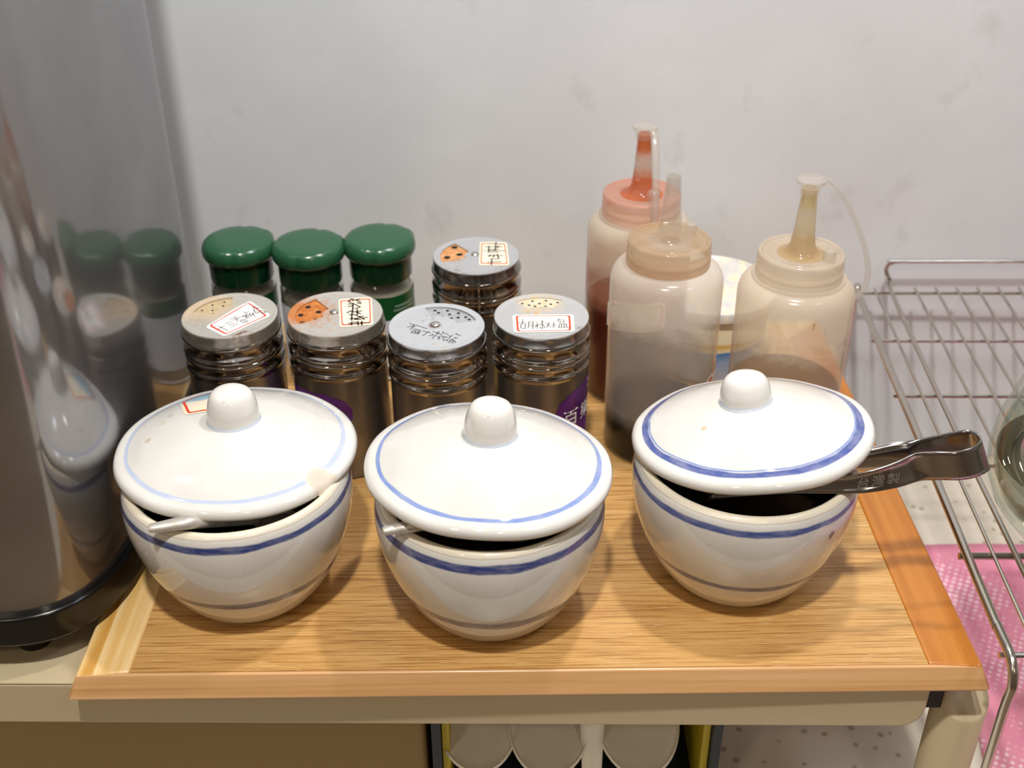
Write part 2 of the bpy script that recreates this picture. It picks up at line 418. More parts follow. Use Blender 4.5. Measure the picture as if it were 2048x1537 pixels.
def m_brushed():
    t = NT('brushed_steel'); v = t.obj()
    b = t.noise(t.scale(v, (420, 420, 3)), 1, 3, .6); sm = t.noise(v, 14, 4, .6)
    col = t.ramp(sm, [(.3, rgb('949395')), (.7, rgb('a3a2a3'))])
    nb = t.bump(b, .035, .0002)
    sharp = t.bsdf(color=col, metal=1.0, rough=t.math('MULTIPLY_ADD', sm, .10, .05), normal=nb)
    hazy = t.bsdf(color=col, metal=1.0, rough=.48, normal=nb)
    return t.done(t.n('ShaderNodeMixShader', {0: .42, 1: sharp, 2: hazy}).outputs[0])
build('steel_body', skin(section(0), (.0345, .42)), m_brushed(), ap, angle=35)
gloss_black = plain('gloss_black_plastic', '0b0b0c', .22)
bm = skin(section(.0038), (.0178, .0360)); bevel(build('base', bm, gloss_black, ap, angle=35), .0015, 2)
build('top_cap', skin(section(.002), (.4205, .445)), gloss_black, ap, angle=35)
for fx, fy in ((.048, -.150), (.045, .13), (-.15, -.150), (-.15, .13)):
    build('foot', lathe([(0, 0), (.0085, 0), (.0125, .0173), (0, .0173)], 24, c=(fx, fy, 0)), black_rubber, ap)

# ------------------------------------------------------------------ wire dish rack on the right
chrome = m_steel('rack_chrome', 'cbc6be', .2)
rk = empty('wire_rack', (.25, .59, CZ), 'chrome wire rack standing on the counter, right of the wooden board', 'rack')
RZ = .02 - CZ
def rk_pt(x, y, z): return (x - .25, y - .59, z)
def lx(y): return -.0615 * (y - .78)          # the whole rack is turned a little
def rod(name, pts, r, seg=10): return build(name, tube([rk_pt(*p) for p in pts], r, seg), chrome, rk)
xo = .2615
def along(x, z, y0=.781, y1=.393): return [(x - .058 * (.781 - y0), y0, z), (x - .058 * (.781 - y1), y1, z)]
yb, yf = .785, .393
fx = xo - .062 * (yb - yf)
WID = .34
rod('frame_rod', [(xo, yb + .001, .0)] + catmull([(xo, yb, .01), (xo, yb, RZ - .012), (xo - .0005, yb - .006, RZ - .0015), (xo - .002, yb - .016, RZ), (xo - .012, .60, RZ), (fx + .0018, yf + .045, RZ), (fx + .0012, yf + .030, RZ)] + [(fx + .0006, yf + .014 - .014 * math.sin(R(q)), RZ - .014 + .014 * math.cos(R(q))) for q in range(0, 91, 15)] + [(fx, yf, RZ - .026), (fx, yf, RZ - .05), (fx, yf, 0.0)], 5), .0025, 12)
rod('frame_rod', [(xo + WID, yb + .001, .0)] + catmull([(xo + WID, yb, .01), (xo + WID, yb, RZ - .012), (xo + WID - .0005, yb - .006, RZ - .0015), (xo + WID - .002, yb - .016, RZ), (fx + WID + .0018, yf + .045, RZ), (fx + WID + .0012, yf + .030, RZ)] + [(fx + WID + .0006, yf + .014 - .014 * math.sin(R(q)), RZ - .014 + .014 * math.cos(R(q))) for q in range(0, 91, 15)] + [(fx + WID, yf, RZ - .026), (fx + WID, yf, RZ - .05), (fx + WID, yf, 0.0)], 5), .0025, 12)
offs = [.0130] + [.0435 + .0157 * k for k in range(18)]
for d in offs:
    rod('wire', [(xo + d, yb - .002, RZ), (xo + d - .062 * (yb - .4), .398, RZ), (xo + d - .062 * (yb - .4), .396, RZ - .012)], .00105, 8)
# the hoop rail: runs along the shelf, turns up at the back and across
hx = xo + .0245
rod('hoop_rail', catmull([(hx - .024, .396, RZ - .012), (hx - .0235, .400, RZ), (hx - .012, .60, RZ), (hx - .0005, yb - .009, RZ), (hx - .002, yb - .003, RZ + .008), (hx - .0045, yb, RZ + .0135), (hx - .003, yb, RZ + 0.0195), (hx + .004, yb, RZ + 0.0215), (hx + .02, yb, RZ + 0.0215), (hx + WID - .05, yb, RZ + 0.0195), (hx + WID - .044, yb, RZ + .0145), (hx + WID - .043, yb - .004, RZ)], 6), .0016, 10)
for y, r in ((.7815, .0013), (.7090, .0011), (.6370, .0012), (.5600, .0012), (.4780, .0020), (.4050, .0016)):
    sx = xo - .062 * (yb - y)
    rod('cross_wire', [(sx - .0035, y + .001, RZ - .0038), (sx + WID + .003, y - .004, RZ - .0038)], r, 8)

# ------------------------------------------------------------------ pink cloth under the rack
def m_pink():
    t = NT('pink_dotted_cloth'); v = t.obj()
    vv = t.scale(v, (210, 210, 210), (0, 0, R(28)))
    ch = t.n('ShaderNodeTexVoronoi', {'Vector': vv, 'Scale': 1.0, 'Randomness': .15}).outputs['Distance']
    n = t.noise(v, 30, 3, .5); n2 = t.noise(v, 500, 2, .5)
    base = t.ramp(n, [(.35, rgb('dd84a0')), (.65, rgb('e494aa'))])
    m = t.math('MULTIPLY', t.step(t.math('ADD', ch, t.math('MULTIPLY', t.math('SUBTRACT', n2, .5), .3)), .44, .26), .85)
    return t.done(t.bsdf(color=t.mix(m, base, rgb('f7d9e1')), rough=.9))
bm = bmesh.new(); nx, ny = 26, 30; V = {}
for i in range(nx + 1):
    for j in range(ny + 1):
        x = .2740 + .34 * i / nx + .040 * (1 - j / ny) * 0; y = .32 + .36 * j / ny
        x += .030 * (j / ny) + .0015 * math.sin(j * .9)
        V[i, j] = bm.verts.new((x - .45, y - .5, .0008 + .0007 * math.sin(i * .7 + j * .4) + .0006 * math.sin(j * .9)))
for i in range(nx):
    for j in range(ny): bm.faces.new((V[i, j], V[i + 1, j], V[i + 1, j + 1], V[i, j + 1]))
pc = build('dish_cloth', bm, m_pink(), loc=(.45, .5, CZ + .0012)); pc.modifiers.new('thickness', 'SOLIDIFY').thickness = .0012
setp(pc, 'pink cloth with pale dots spread on the counter beneath the rack', 'cloth')

# ------------------------------------------------------------------ glass bottle at the right edge
def m_water():
    t = NT('water'); return t.done(t.bsdf(color=(.97, .985, .96, 1), rough=0, trans=1.0, ior=1.33))
def m_thin_glass(name, tint):
    t = NT(name)
    fr = t.math('MULTIPLY_ADD', t.math('POWER', t.n('ShaderNodeLayerWeight', {'Blend': .5}).outputs['Facing'], 4.0), .6, .045)
    return t.done(t.n('ShaderNodeMixShader', {0: fr, 1: t.n('ShaderNodeBsdfTransparent', {'Color': tint}).outputs[0], 2: t.n('ShaderNodeBsdfGlossy', {'Roughness': .03}).outputs[0]}).outputs[0])
gb = empty('glass_bottle', (.3085, .490, .0212), 'round clear glass bottle of water standing on the wire rack', 'bottle')
outer = [(0, .002), (.026, .0), (.0345, .0015), (.040, .008), (.050, .020), (.0560, .034), (.0575, .047), (.0560, .062), (.050, .084), (.042, .104), (.035, .120), (.028, .137), (.022, .155), (.0185, .172), (.0175, .192), (.0195, .195), (.0195, .203), (.0165, .205)]
inner = [(.0145, .203), (.0145, .172), (.0185, .154), (.0245, .136), (.0315, .119), (.0385, .103), (.0465, .083), (.0525, .0615), (.0540, .047), (.0525, .035), (.0465, .022), (.036, .011), (.025, .006), (0, .008)]
build('glass', lathe(outer + inner, 72), m_thin_glass('clear_glass', (.90, .94, .90, 1)), gb)
build('water', lathe([(0, .0085), (.0248, .0065), (.0355, .0115), (.0460, .0225), (.0520, .0352), (.0535, .047), (0, .047)], 64), m_water(), gb)

# ------------------------------------------------------------------ under the table: bin, crate and soup spoons
bn = empty('storage_bin', (-.20, .60, CZ), 'plain tan storage bin standing under the steel table', 'bin')
tan = plain('tan_plastic', '95794a', .6)
bevel(build('bin_body', box((-.32, -.150, 0), (.1505, .15, .096)), tan, bn), .003, 3)
bevel(build('bin_lid', box((-.323, -.153, .0965), (.1535, .153, .102)), tan, bn), .002, 3)
cr = empty('crate', (.035, .53, CZ), 'dark blue crate with a yellow lining, full of white spoons, under the table', 'crate')
navy = plain('navy_plastic', '1c2636', .5); yel = plain('yellow_plastic', 'c9b52a', .5)
bm = bmesh.new()
x0, x1, y0, y1, h = -.081, .081, -.085, .10, .076
for lo, hi in (((x0, y0, 0), (x1, y1, .003)), ((x0, y0, .003), (x0 + .005, y1, h)), ((x1 - .005, y0, .003), (x1, y1, h)), ((x0 + .005, y0, .003), (x1 - .005, y0 + .005, .012)), ((x0 + .005, y1 - .005, .003), (x1 - .005, y1, h))): add_box(bm, lo, hi)
build('crate_body', bm, navy, cr, smooth=False)
for xa, xb in ((x0 + .0055, x0 + .0095), (x1 - .0095, x1 - .0055)): build('lining', box((xa, y0 + .0055, .0035), (xb, y1 - .0055, h - .004)), yel, cr, smooth=False)
china = plain('white_china', 'f3eee3', .15)
def soup_spoon(loc, rot, label, hs=1, deep=.012):
    sp = empty('soup_spoon', loc, label, 'spoon', 'soup spoons in the crate'); sp.rotation_euler = rot; 
    sp.scale = (1.12, 1.12, 1.12); bm = bmesh.new(); n = 40; rows = []
    prof = [(0, -deep + .0025), (.5, -deep * .82 + .0025), (.8, -deep * .45 + .0022), (.95, -.002), (1.0, 0), (1.04, -.0012), (.98, -.004), (.84, -deep * .6), (.5, -deep * .98), (0, -deep * 1.02)]
    for k, z in prof:
        if k == 0: rows.append([bm.verts.new((0, 0, z))]); continue
        rows.append([bm.verts.new((.021 * k * math.cos(2 * PI * i / n), .029 * k * math.sin(2 * PI * i / n), z)) for i in range(n)])
    for A, B in zip(rows, rows[1:]):
        for i in range(n):
            j = (i + 1) % n
            if len(A) == 1: bm.faces.new((A[0], B[i], B[j]))
            elif len(B) == 1: bm.faces.new((A[i], A[j], B[0]))
            else: bm.faces.new((A[i], A[j], B[j], B[i]))
    build('spoon_bowl', bm, china, sp)
    build('handle', tube(catmull([(0, hs * .0285, -.001), (0, hs * .045, .003), (0, hs * .065, .009), (0, hs * .085, .014)], 4), [.0065 - .0002 * i for i in range(13)], 10, flat=.42), china, sp)
    return sp
fr_ = R(28)
soup_spoon((-.0215, .4690, -.0915), (fr_, 0, R(6)), 'white soup spoon lying leftmost in the dark blue crate')
soup_spoon((.0205, .466, -.092), (fr_, 0, R(-4)), 'white soup spoon lying in the middle of the dark blue crate')
soup_spoon((.0710, .466, -.092), (fr_, 0, R(4)), 'white soup spoon lying at the right in the dark blue crate')
soup_spoon((.0980, .5450, -.0720), (R(22), 0, R(-8)), 'white soup spoon behind the others by the yellow lining of the crate')
soup_spoon((.0445, .4575, -.0480), (R(90), 0, 0), 'white soup spoon whose handle hangs straight down between two others in the crate', hs=-1)
STROKES = {
 'A': [[(-3.9,-13.9),(3.0,-19.4)],[(-3.5,-18.1),(-0.2,-13.6)],[(-0.2,-11.5),(2.9,-8.3)],[(2.0,-13.4),(4.7,-10.0)],[(3.7,-15.2),(7.0,-11.0)],[(1.4,-6.3),(4.7,-1.8)],[(3.3,-7.3),(6.1,-3.6)],[(3.4,-3.6),(5.9,-6.5)],[(5.6,-5.9),(6.0,-8.8)],[(5.9,-4.5),(7.1,-3.6)],[(7.4,-7.4),(9.8,-10.2),(12.0,-9.5),(12.4,-8.2),(9.6,-5.9),(7.4,-7.4)],[(9.0,-7.0),(11.1,-9.0)],[(7.8,-1.6),(10.6,-4.1)],[(7.3,-3.6),(10.3,0.5)],[(7.7,3.4),(9.2,1.3),(10.3,3.6)],[(9.7,-1.6),(11.3,-5.8)],[(9.6,0.1),(11.5,-3.7),(13.2,-3.3)],[(11.5,-2.5),(11.7,1.7)],[(11.2,0.9),(13.0,-2.1)],[(12.5,-1.6),(14.3,0.4),(12.9,1.7),(13.5,-0.4)],[(11.6,8.5),(12.8,7.8),(13.2,10.8)],[(12.3,4.6),(14.1,5.0)],[(12.8,6.8),(14.1,2.9)],[(13.9,2.5),(16.3,0.8),(16.8,2.5),(14.4,3.4)],[(13.7,7.2),(15.8,7.6),(14.1,8.4)],[(15.0,5.5),(17.2,4.6)],[(16.7,5.0),(20.7,2.9),(19.4,1.2),(17.0,3.3)],[(18.3,0.4),(20.8,2.4)],[(13.8,-0.8),(15.7,-2.5)]],
 'B': [[(7.6,17.8),(6.2,14.4),(8.0,12.6)],[(8.5,15.9),(12.7,17.3),(10.6,15.9),(13.8,12.9)],[(8.7,17.4),(8.8,15.1)],[(6.3,11.1),(8.7,11.1)],[(6.7,7.8),(9.7,8.8)],[(9.1,12.5),(9.8,4.5),(10.1,-2.7),(10.8,-9.1)],[(10.1,11.0),(14.0,7.0),(10.9,5.2)],[(11.5,12.5),(13.9,11.4)],[(7.0,0.2),(8.7,2.3),(11.0,1.2),(15.2,2.2)],[(12.4,4.4),(13.3,-2.0)],[(12.2,1.2),(15.1,-1.3)],[(8.5,-2.3),(11.6,-2.0),(15.6,-5.6),(18.0,-8.1)],[(9.4,-7.0),(14.8,-6.3),(12.2,-8.0),(16.0,-8.1)],[(13.9,-4.5),(17.1,-4.2)],[(16.1,-6.3),(19.5,-5.7)],[(9.2,-13.9),(10.2,-12.6)],[(10.9,-11.2),(11.3,-14.7)],[(10.9,-11.2),(14.7,-11.6)],[(14.6,-10.5),(15.2,-14.7)],[(16.7,-10.2),(17.2,-14.7)],[(11.1,-13.3),(17.2,-12.6)],[(16.2,-11.9),(21.3,-12.0)]],
 'C': [[(-15.9,3.3),(-5.3,-3.1)],[(-16.8,-1.1),(-13.1,0.4),(-12.5,-1.4)],[(-12.7,1.2),(-15.1,-4.5)],[(-14.0,-1.9),(-13.3,-3.0)],[(-13.2,-5.5),(-14.1,-7.5),(-10.0,-9.1),(-8.5,-5.6),(-12.1,-3.5),(-13.2,-5.5)],[(-11.3,-4.5),(-12.0,-8.1)],[(-12.6,-6.5),(-9.1,-7.6)],[(-10.0,-5.0),(-10.2,-9.1)],[(-7.4,-5.8),(-2.8,-8.2)],[(-4.1,-6.6),(-7.3,-11.4)],[(-1.9,-6.7),(1.7,-8.0)],[(2.1,-6.5),(-1.7,-14.5)],[(-3.8,-11.7),(-1.5,-9.7),(-1.1,-11.7)],[(0.5,-8.2),(3.6,-10.3)],[(4.3,-6.5),(3.7,-8.5)],[(3.7,-8.3),(7.0,-9.3)],[(2.9,-11.3),(1.6,-15.8)],[(1.1,-11.8),(2.8,-14.8)],[(3.6,-11.8),(6.7,-13.3),(5.0,-13.8)],[(3.9,-12.3),(5.1,-17.3)],[(4.8,-15.8),(7.6,-17.3)],[(6.9,-11.3),(9.1,-12.4)],[(9.6,-10.9),(6.8,-16.3)],[(7.9,-19.3),(9.3,-15.4),(11.8,-18.4),(11.2,-19.8)],[(8.6,-16.3),(8.2,-19.3)],[(9.8,-16.4),(9.4,-19.8)],[(10.6,-16.9),(10.2,-19.8)],[(12.0,-8.9),(11.3,-9.9)],[(11.8,-9.9),(14.3,-11.4)],[(11.7,-13.4),(10.2,-14.9)],[(11.2,-13.9),(12.9,-14.4)]],
 'D': [[(-13.4,-9.2),(-9.1,-8.7)],[(-10.9,-4.8),(-11.3,-10.5)],[(-12.2,-11.2),(-9.4,-10.6),(-9.8,-16.2),(-12.2,-15.6),(-12.2,-11.2)],[(-7.5,-8.0),(-7.9,-15.6)],[(-7.5,-8.0),(-5.0,-7.8),(-5.4,-16.9)],[(-7.6,-10.6),(-5.4,-10.6)],[(-7.6,-13.1),(-5.4,-13.1)],[(-4.8,-12.5),(-1.1,-11.9)],[(-2.6,-8.7),(-2.7,-16.3)],[(-2.6,-11.9),(-4.2,-15.0)],[(-1.0,-8.7),(1.8,-8.8)],[(0.3,-6.2),(0.1,-11.9)],[(-1.1,-11.3),(1.7,-11.3)],[(0.5,-11.3),(0.0,-17.0)],[(-0.5,-13.8),(-1.2,-16.3)],[(1.0,-13.2),(1.6,-15.7)],[(2.4,-9.4),(4.5,-9.5),(2.5,-15.1)],[(2.6,-10.7),(5.0,-14.5)],[(5.7,-12.0),(8.2,-11.4)],[(6.9,-8.8),(6.7,-13.9)],[(5.6,-14.5),(8.1,-13.9)],[(10.0,-4.4),(9.2,-8.2)],[(9.6,-5.9),(13.7,-5.5)],[(10.5,-7.6),(13.0,-7.4),(12.7,-9.6),(10.4,-9.8),(10.5,-7.6)],[(9.0,-15.2),(16.4,-14.7)],[(10.0,-11.4),(9.6,-15.2)],[(10.0,-11.4),(14.1,-10.8),(14.2,-14.6)],[(11.3,-11.4),(11.1,-14.6)],[(12.8,-11.5),(12.7,-14.6)]],
 'E': [[(7.6,16.6),(16.8,15.9)],[(5.4,11.9),(16.6,11.7)],[(12.7,18.3),(12.1,5.9)],[(8.2,13.0),(7.8,3.7)],[(14.3,13.5),(13.5,10.0)],[(7.7,7.7),(14.3,7.6)],[(8.0,6.0),(13.6,5.6)],[(7.8,3.7),(14.3,3.6)],[(4.7,6.0),(6.2,6.3)],[(14.8,5.9),(19.1,5.8)],[(7.6,-1.5),(17.1,-1.4)],[(9.3,0.2),(8.6,-2.7)],[(11.6,0.1),(11.1,-3.9)],[(13.6,0.7),(14.7,-6.2)],[(9.4,-6.1),(14.4,-6.2)],[(10.2,-6.7),(10.0,-14.6)],[(7.5,-10.9),(16.2,-10.3)]],
}

# ------------------------------------------------------------------ three lidded china pots
ZK = np.array([0, .12, .3, .5, .7, .87, 1.0]); RK = np.array([.0341, .0411, .0486, .0538, .0575, .0582, .0568]); HB = .0726
CO = np.polyfit(ZK, RK, 5)
POT = [(0, .0), (.030, .0), (.0328, .0004)] + [(float(np.polyval(CO, k)), max(.0012, float(k * HB))) for k in np.linspace(0.012, 1, 30)]
POT += [(.0560, .0741), (.0551, .0752), (.0541, .0758), (.0530, .0759), (.0521, .0754), (.0515, .0742), (.0513, .0722), (.0520, .066), (.0515, .055), (.0485, .038), (.0430, .022), (.034, .010), (.020, .0065), (0, .006)]
def dome(r):
    if r <= .0555: return .0150 * (1 - (r / .0555) ** 2)
    return -(r - .0555) * .18
LID = [(0, .0150)] + [(r, dome(r)) for r in np.linspace(.004, .0555, 20)] + [(.0575, -.0005), (.0596, -.0010), (.0610, -.0020), (.0618, -.0038), (.0617, -.0056), (.0606, -.0071), (.0590, -.0076), (.0560, -.0072), (.0520, -.0062)] + [(r, dome(r) - .0058) for r in np.linspace(.049, .006, 12)] + [(0, .0092)]
KNOB = [(.0140, .0), (.0134, .0010), (.0130, .0025), (.0131, .0050), (.0127, .0080), (.0119, .0115), (.0108, .0145), (.0093, .0165), (.0070, .0178), (.0035, .01835), (0, .0185)]
def lid_matrix(c, n, base):
    n = Vector(n).normalized(); a = Vector((0, 1, 0)).cross(n).normalized(); b = n.cross(a)
    m = Matrix(((a.x, b.x, n.x, 0), (a.y, b.y, n.y, 0), (a.z, b.z, n.z, 0), (0, 0, 0, 1)))
    return Matrix.Translation(Vector(c) - Vector(base)) @ m
def pot(loc, label, bodymat, lidmat, lc, ln, knob_k=1.0, sauce='0d0805', chip=None, knob_off=(0, 0), knob_tilt=0.0):
    p = empty('lidded_pot', loc, label, 'pot', 'white lidded pots on the board')
    build('body', lathe(POT, 96), bodymat, p, angle=60)
    t = NT('dark_sauce'); v = t.obj(); n = t.noise(v, 90, 4, .6)
    build('sauce', lathe([(.0425, .0255), (.0500, .0505), (.0490, .0508), (.030, .0512), (0, .0513)], 64), t.done(t.bsdf(color=t.ramp(n, [(.4, rgb(sauce)), (.75, rgb('2a1a10'))]), rough=.08, normal=t.bump(n, .3, .002))), p)
    def rf(r, z, a):
        w = 1 + .0030 * math.sin(2 * a + 1.1) + .0022 * math.sin(5 * a + .4)
        if r > .05:
            zz = z + .0003 * math.sin(3 * a + .7) + .00025 * math.sin(7 * a)
            rr = r * w
            if chip:
                d = abs((a - chip + PI) % (2 * PI) - PI)
                k = max(0, 1 - (d / .115) ** 4) * max(0, min(1, (r - .0540) / .006))
                if z > -.006: zz -= k * .0024
                rr -= k * .0016 * (1 + .3 * math.sin(a * 60))
            return rr, zz
        return r, z
    m = lid_matrix(lc, ln, loc)
    ld = build('lid', lathe(LID, 144, rfun=rf), lidmat, p, matrix=m, angle=60)
    def kf(r, z, a): return r * (1 + .012 * math.sin(2 * a) + .010 * math.sin(3 * a + 1)), z * knob_k + (r * math.cos(a) * knob_tilt if z > .006 else 0)
    build('knob', lathe(KNOB, 56, rfun=kf), MKNOB, ld, loc=(knob_off[0], knob_off[1], .0140), angle=60)
    return p, ld
MKNOB = m_ceramic('knob_glaze', [(.0008, .0016, 'c9d3e2', 'z', .9)], 'knob', tint='e3e0da')
B1 = m_ceramic('pot_glaze_left', [(.0684, .0022, '34437f', 'z', .35), (.0270, .0026, '565d7c', 'z', .3)])
B2 = m_ceramic('pot_glaze_middle', [(.0682, .0026, '3a4684', 'z', .3), (.0262, .0034, '5a617a', 'z', .35)])
B3 = m_ceramic('pot_glaze_right', [(.0682, .0021, '4a5896', 'z', .4), (.0272, .0022, '4f5988', 'z', .3)], stains=[((.0357, -.0459, .0586), .0030, '4a5685', .85)])
chip_a = math.atan2(-.0338, .0517)
L1 = m_ceramic('lid_glaze_left', [(.0549, .0013, 'b9c4de', 'r', .35)], 'lid', chip=((.0490, -.0325, -.0030), .0092), stains=[((-.0425, -.0090, .006), .0022, 'b3935a', .5), ((-.038, .0050, .007), .0034, 'c9b89a', .35), ((-.036, .012, .0075), .0025, 'a08a68', .3)])
L2 = m_ceramic('lid_glaze_middle', [(.0550, .0013, '7d93cb', 'r', .35)], 'lid', stains=[((-.0242, .0500, .0005), .0045, '5b6478', .55)])
L3 = m_ceramic('lid_glaze_right', [(.0546, .0020, '44559a', 'r', .3), (.0523, .0006, '7f93c6', 'r', .5)], 'lid', stains=[((-.0265, -.0188, .0100), .0018, 'd9a77e', .7)])
P1, LD1 = pot((-.1414, .4811, .0004), 'white china pot with a chipped lid carrying a stained sticker, next to the steel appliance', B1, L1, (-.1429, .4952, .0823), (.02, .0408, 1), chip=chip_a, sauce='0c0806', knob_k=.96)
P2, LD2 = pot((-.0116, .4670, .0004), 'white china pot with a light blue ringed lid, middle of the front row', B2, L2, (-.0117, .4710, .0882), (.0505, .066, 1), sauce='120b07')
P3, LD3 = pot((.1211, .4913, .0004), 'white china pot with a dark blue ringed lid propped open by tongs', B3, L3, (.1238, .5005, .0878), (-.108, .1257, 1), knob_k=.82, knob_off=(-.0022, 0), sauce='0a0605')

# stained old sticker hugging the left lid, with a red frame
def m_sticker_stain():
    t = NT('stained_paper'); v = t.obj(); x, y, z = t.xyz(v)
    n = t.noise(v, 90, 4, .6)
    f = t.math('ADD', t.math('MULTIPLY', t.math('ADD', y, -.012), 34.0), t.math('MULTIPLY', t.math('SUBTRACT', n, .5), .8))
    col = t.ramp(f, [(.05, rgb('f3e3c6')), (.42, rgb('efe2cc')), (.62, rgb('9dbccb')), (.9, rgb('7fa6bb'))])
    return t.done(t.bsdf(color=col, rough=.3))
red_ink = plain('red_print', 'dd3d17', .45); red_soft = plain('red_print_pale', 'df5a3c', .5)
def patch_on_dome(bm, poly, mat, lift):
    c = sum((Vector(p) for p in poly), Vector((0, 0))) / len(poly); rings = 8; rows = []
    cv = bm.verts.new((c.x, c.y, dome(c.length) + lift)); n = len(poly)
    for k in range(1, rings + 1):
        row = []
        for p in poly:
            q = c + (Vector(p) - c) * (k / rings); row.append(bm.verts.new((q.x, q.y, dome(q.length) + lift)))
        rows.append(row)
    for i in range(n): bm.faces.new((cv, rows[0][i], rows[0][(i + 1) % n])).material_index = mat
    for A, B in zip(rows, rows[1:]):
        for i in range(n): bm.faces.new((A[i], B[i], B[(i + 1) % n], A[(i + 1) % n])).material_index = mat
def frame_on_dome(bm, poly, inner, mat, lift):
    n = len(poly); A = [bm.verts.new((*p, dome(Vector(p).length) + lift)) for p in poly]; B = [bm.verts.new((*p, dome(Vector(p).length) + lift)) for p in inner]
    for i in range(n): bm.faces.new((A[i], A[(i + 1) % n], B[(i + 1) % n], B[i])).material_index = mat
def dense(poly, n=6):
    out = []
    for i in range(len(poly)):
        a, b = Vector(poly[i]), Vector(poly[(i + 1) % len(poly)])
        out += [tuple(a + (b - a) * k / n) for k in range(n)]
    return out
quad = [(-.0375, .0335), (-.0265, .0062), (.0010, .0080), (-.0020, .0470), (-.0190, .0490)]
rq = dense(round_poly([Vector(p) for p in quad], .004, 3), 4)
bm = bmesh.new(); patch_on_dome(bm, rq, 0, .00025)
frame_on_dome(bm, inset_poly(rq, .0016), inset_poly(rq, .0028), 1, .0004)
o = build('sticker', bm, [m_sticker_stain(), red_ink], LD1); o['label'] = 'stained sticker with a red frame'

# ------------------------------------------------------------------ spoons sticking out of two pots
def m_spoon():
    t = NT('worn_spoon_steel'); n = t.noise(t.obj(), 120, 3, .6)
    return t.done(t.bsdf(color=t.ramp(n, [(.4, rgb('bdb7ae')), (.7, rgb('d2ccc2'))]), metal=.45, rough=.4))
MSP = m_spoon()
def pot_spoon(p_end, p_rim, p_in, label):
    s = empty('sauce_spoon', p_end, label, 'spoon', 'spoons left in the lidded pots'); e = Vector(p_end)
    d = lambda p: tuple(Vector(p) - e)
    pts = catmull([d(p_end), d(Vector(p_end).lerp(Vector(p_rim), .5)), d(p_rim), d(Vector(p_rim).lerp(Vector(p_in), .5)), d(p_in)], 5)
    n = len(pts); rad = [.0024 + .0016 * min(1, i / 9) for i in range(n)]; rad[0] = .0019
    build('handle', tube(pts, rad, 14, flat=.8), MSP, s)
    bm = bmesh.new(); bmesh.ops.create_uvsphere(bm, u_segments=24, v_segments=12, radius=1)
    for v in bm.verts: v.co = Vector((v.co.x * .012, v.co.y * .010, v.co.z * .006 + (.004 if v.co.z > 0 else 0) * -1.2))
    build('spoon_bowl', bm, MSP, s, loc=tuple(Vector(pts[-1]) + Vector((.012, 0, -.002))))
    return s
pot_spoon((-.1705, .4262, .0810), (-.1520, .4330, .0795), (-.1300, .4600, .0600), 'steel spoon handle poking out from the left pot under its chipped lid')
pot_spoon((-.0606, .4228, .0815), (-.0420, .4300, .0800), (-.0100, .4560, .0600), 'steel spoon handle poking out from the middle pot')

# ------------------------------------------------------------------ tongs in the right pot
tg = empty('tongs', (.2300, .4670, .0845), 'bent steel tongs with stamped characters resting in the right pot', 'tongs')
O = Vector((.2300, .4670, .0845))
TOP = [(.095, .4800, .0760), (.130, .4765, .0815), (.1600, .4738, .0870), (.1785, .4729, .0925), (.1892, .4721, .0961), (.1989, .4719, .0973), (.2140, .4741, .0993), (.2240, .4752, .1006), (.2275, .4728, .1012), (.2288, .4695, .1012), (.2279, .4650, .1011), (.2228, .4608, .1004), (.2138, .4588, .0992), (.2039, .4606, .0980), (.1957, .4606, .0969), (.1864, .4570, .0945), (.1741, .4556, .0905), (.1600, .4570, .0862), (.130, .4610, .0815), (.095, .4650, .0760)]
BOT = [(.098, .4795, .0690), (.134, .4760, .0740), (.1650, .4732, .0775), (.1835, .4722, .0787), (.1942, .4713, .0797), (.2039, .4711, .0811), (.2190, .4733, .0825), (.2290, .4744, .0835), (.2330, .4722, .0841), (.2352, .4690, .0845), (.2353, .4640, .0845), (.2275, .4592, .0838), (.2190, .4580, .0829), (.2100, .4594, .0820), (.2007, .4597, .0811), (.1899, .4562, .0800), (.1761, .4541, .0786), (.1640, .4548, .0772), (.134, .4595, .0735), (.098, .4635, .0670)]
tt, tbm = catmull(TOP, 6), catmull(BOT, 6)
bm = bmesh.new(); rows = []; N = len(tt)
for i, (a, b) in enumerate(zip(tt, tbm)):
    # the handles are dished: bulge outwards between the bend and the pot
    prm = i / (N - 1); tng = (tt[min(i + 1, N - 1)] - tt[max(i - 1, 0)]).normalized(); up = (a - b).normalized(); nrm = tng.cross(up)
    xx = a.x; dish = max(0, min(1, (.2010 - xx) / .006)) * .0022
    row = []
    for k in range(9):
        s = k / 8; q = a.lerp(b, s); row.append(bm.verts.new(q - O + nrm * dish * (1 - (2 * s - 1) ** 4)))
    rows.append(row)
for A, B in zip(rows, rows[1:]):
    for k in range(8): bm.faces.new((A[k], A[k + 1], B[k + 1], B[k]))
MT = m_steel('tongs_steel', 'a8a4a2', .18)
o = build('handle', bm, MT, tg, angle=60); so = o.modifiers.new('thickness', 'SOLIDIFY'); so.thickness = .0009; so.offset = 0
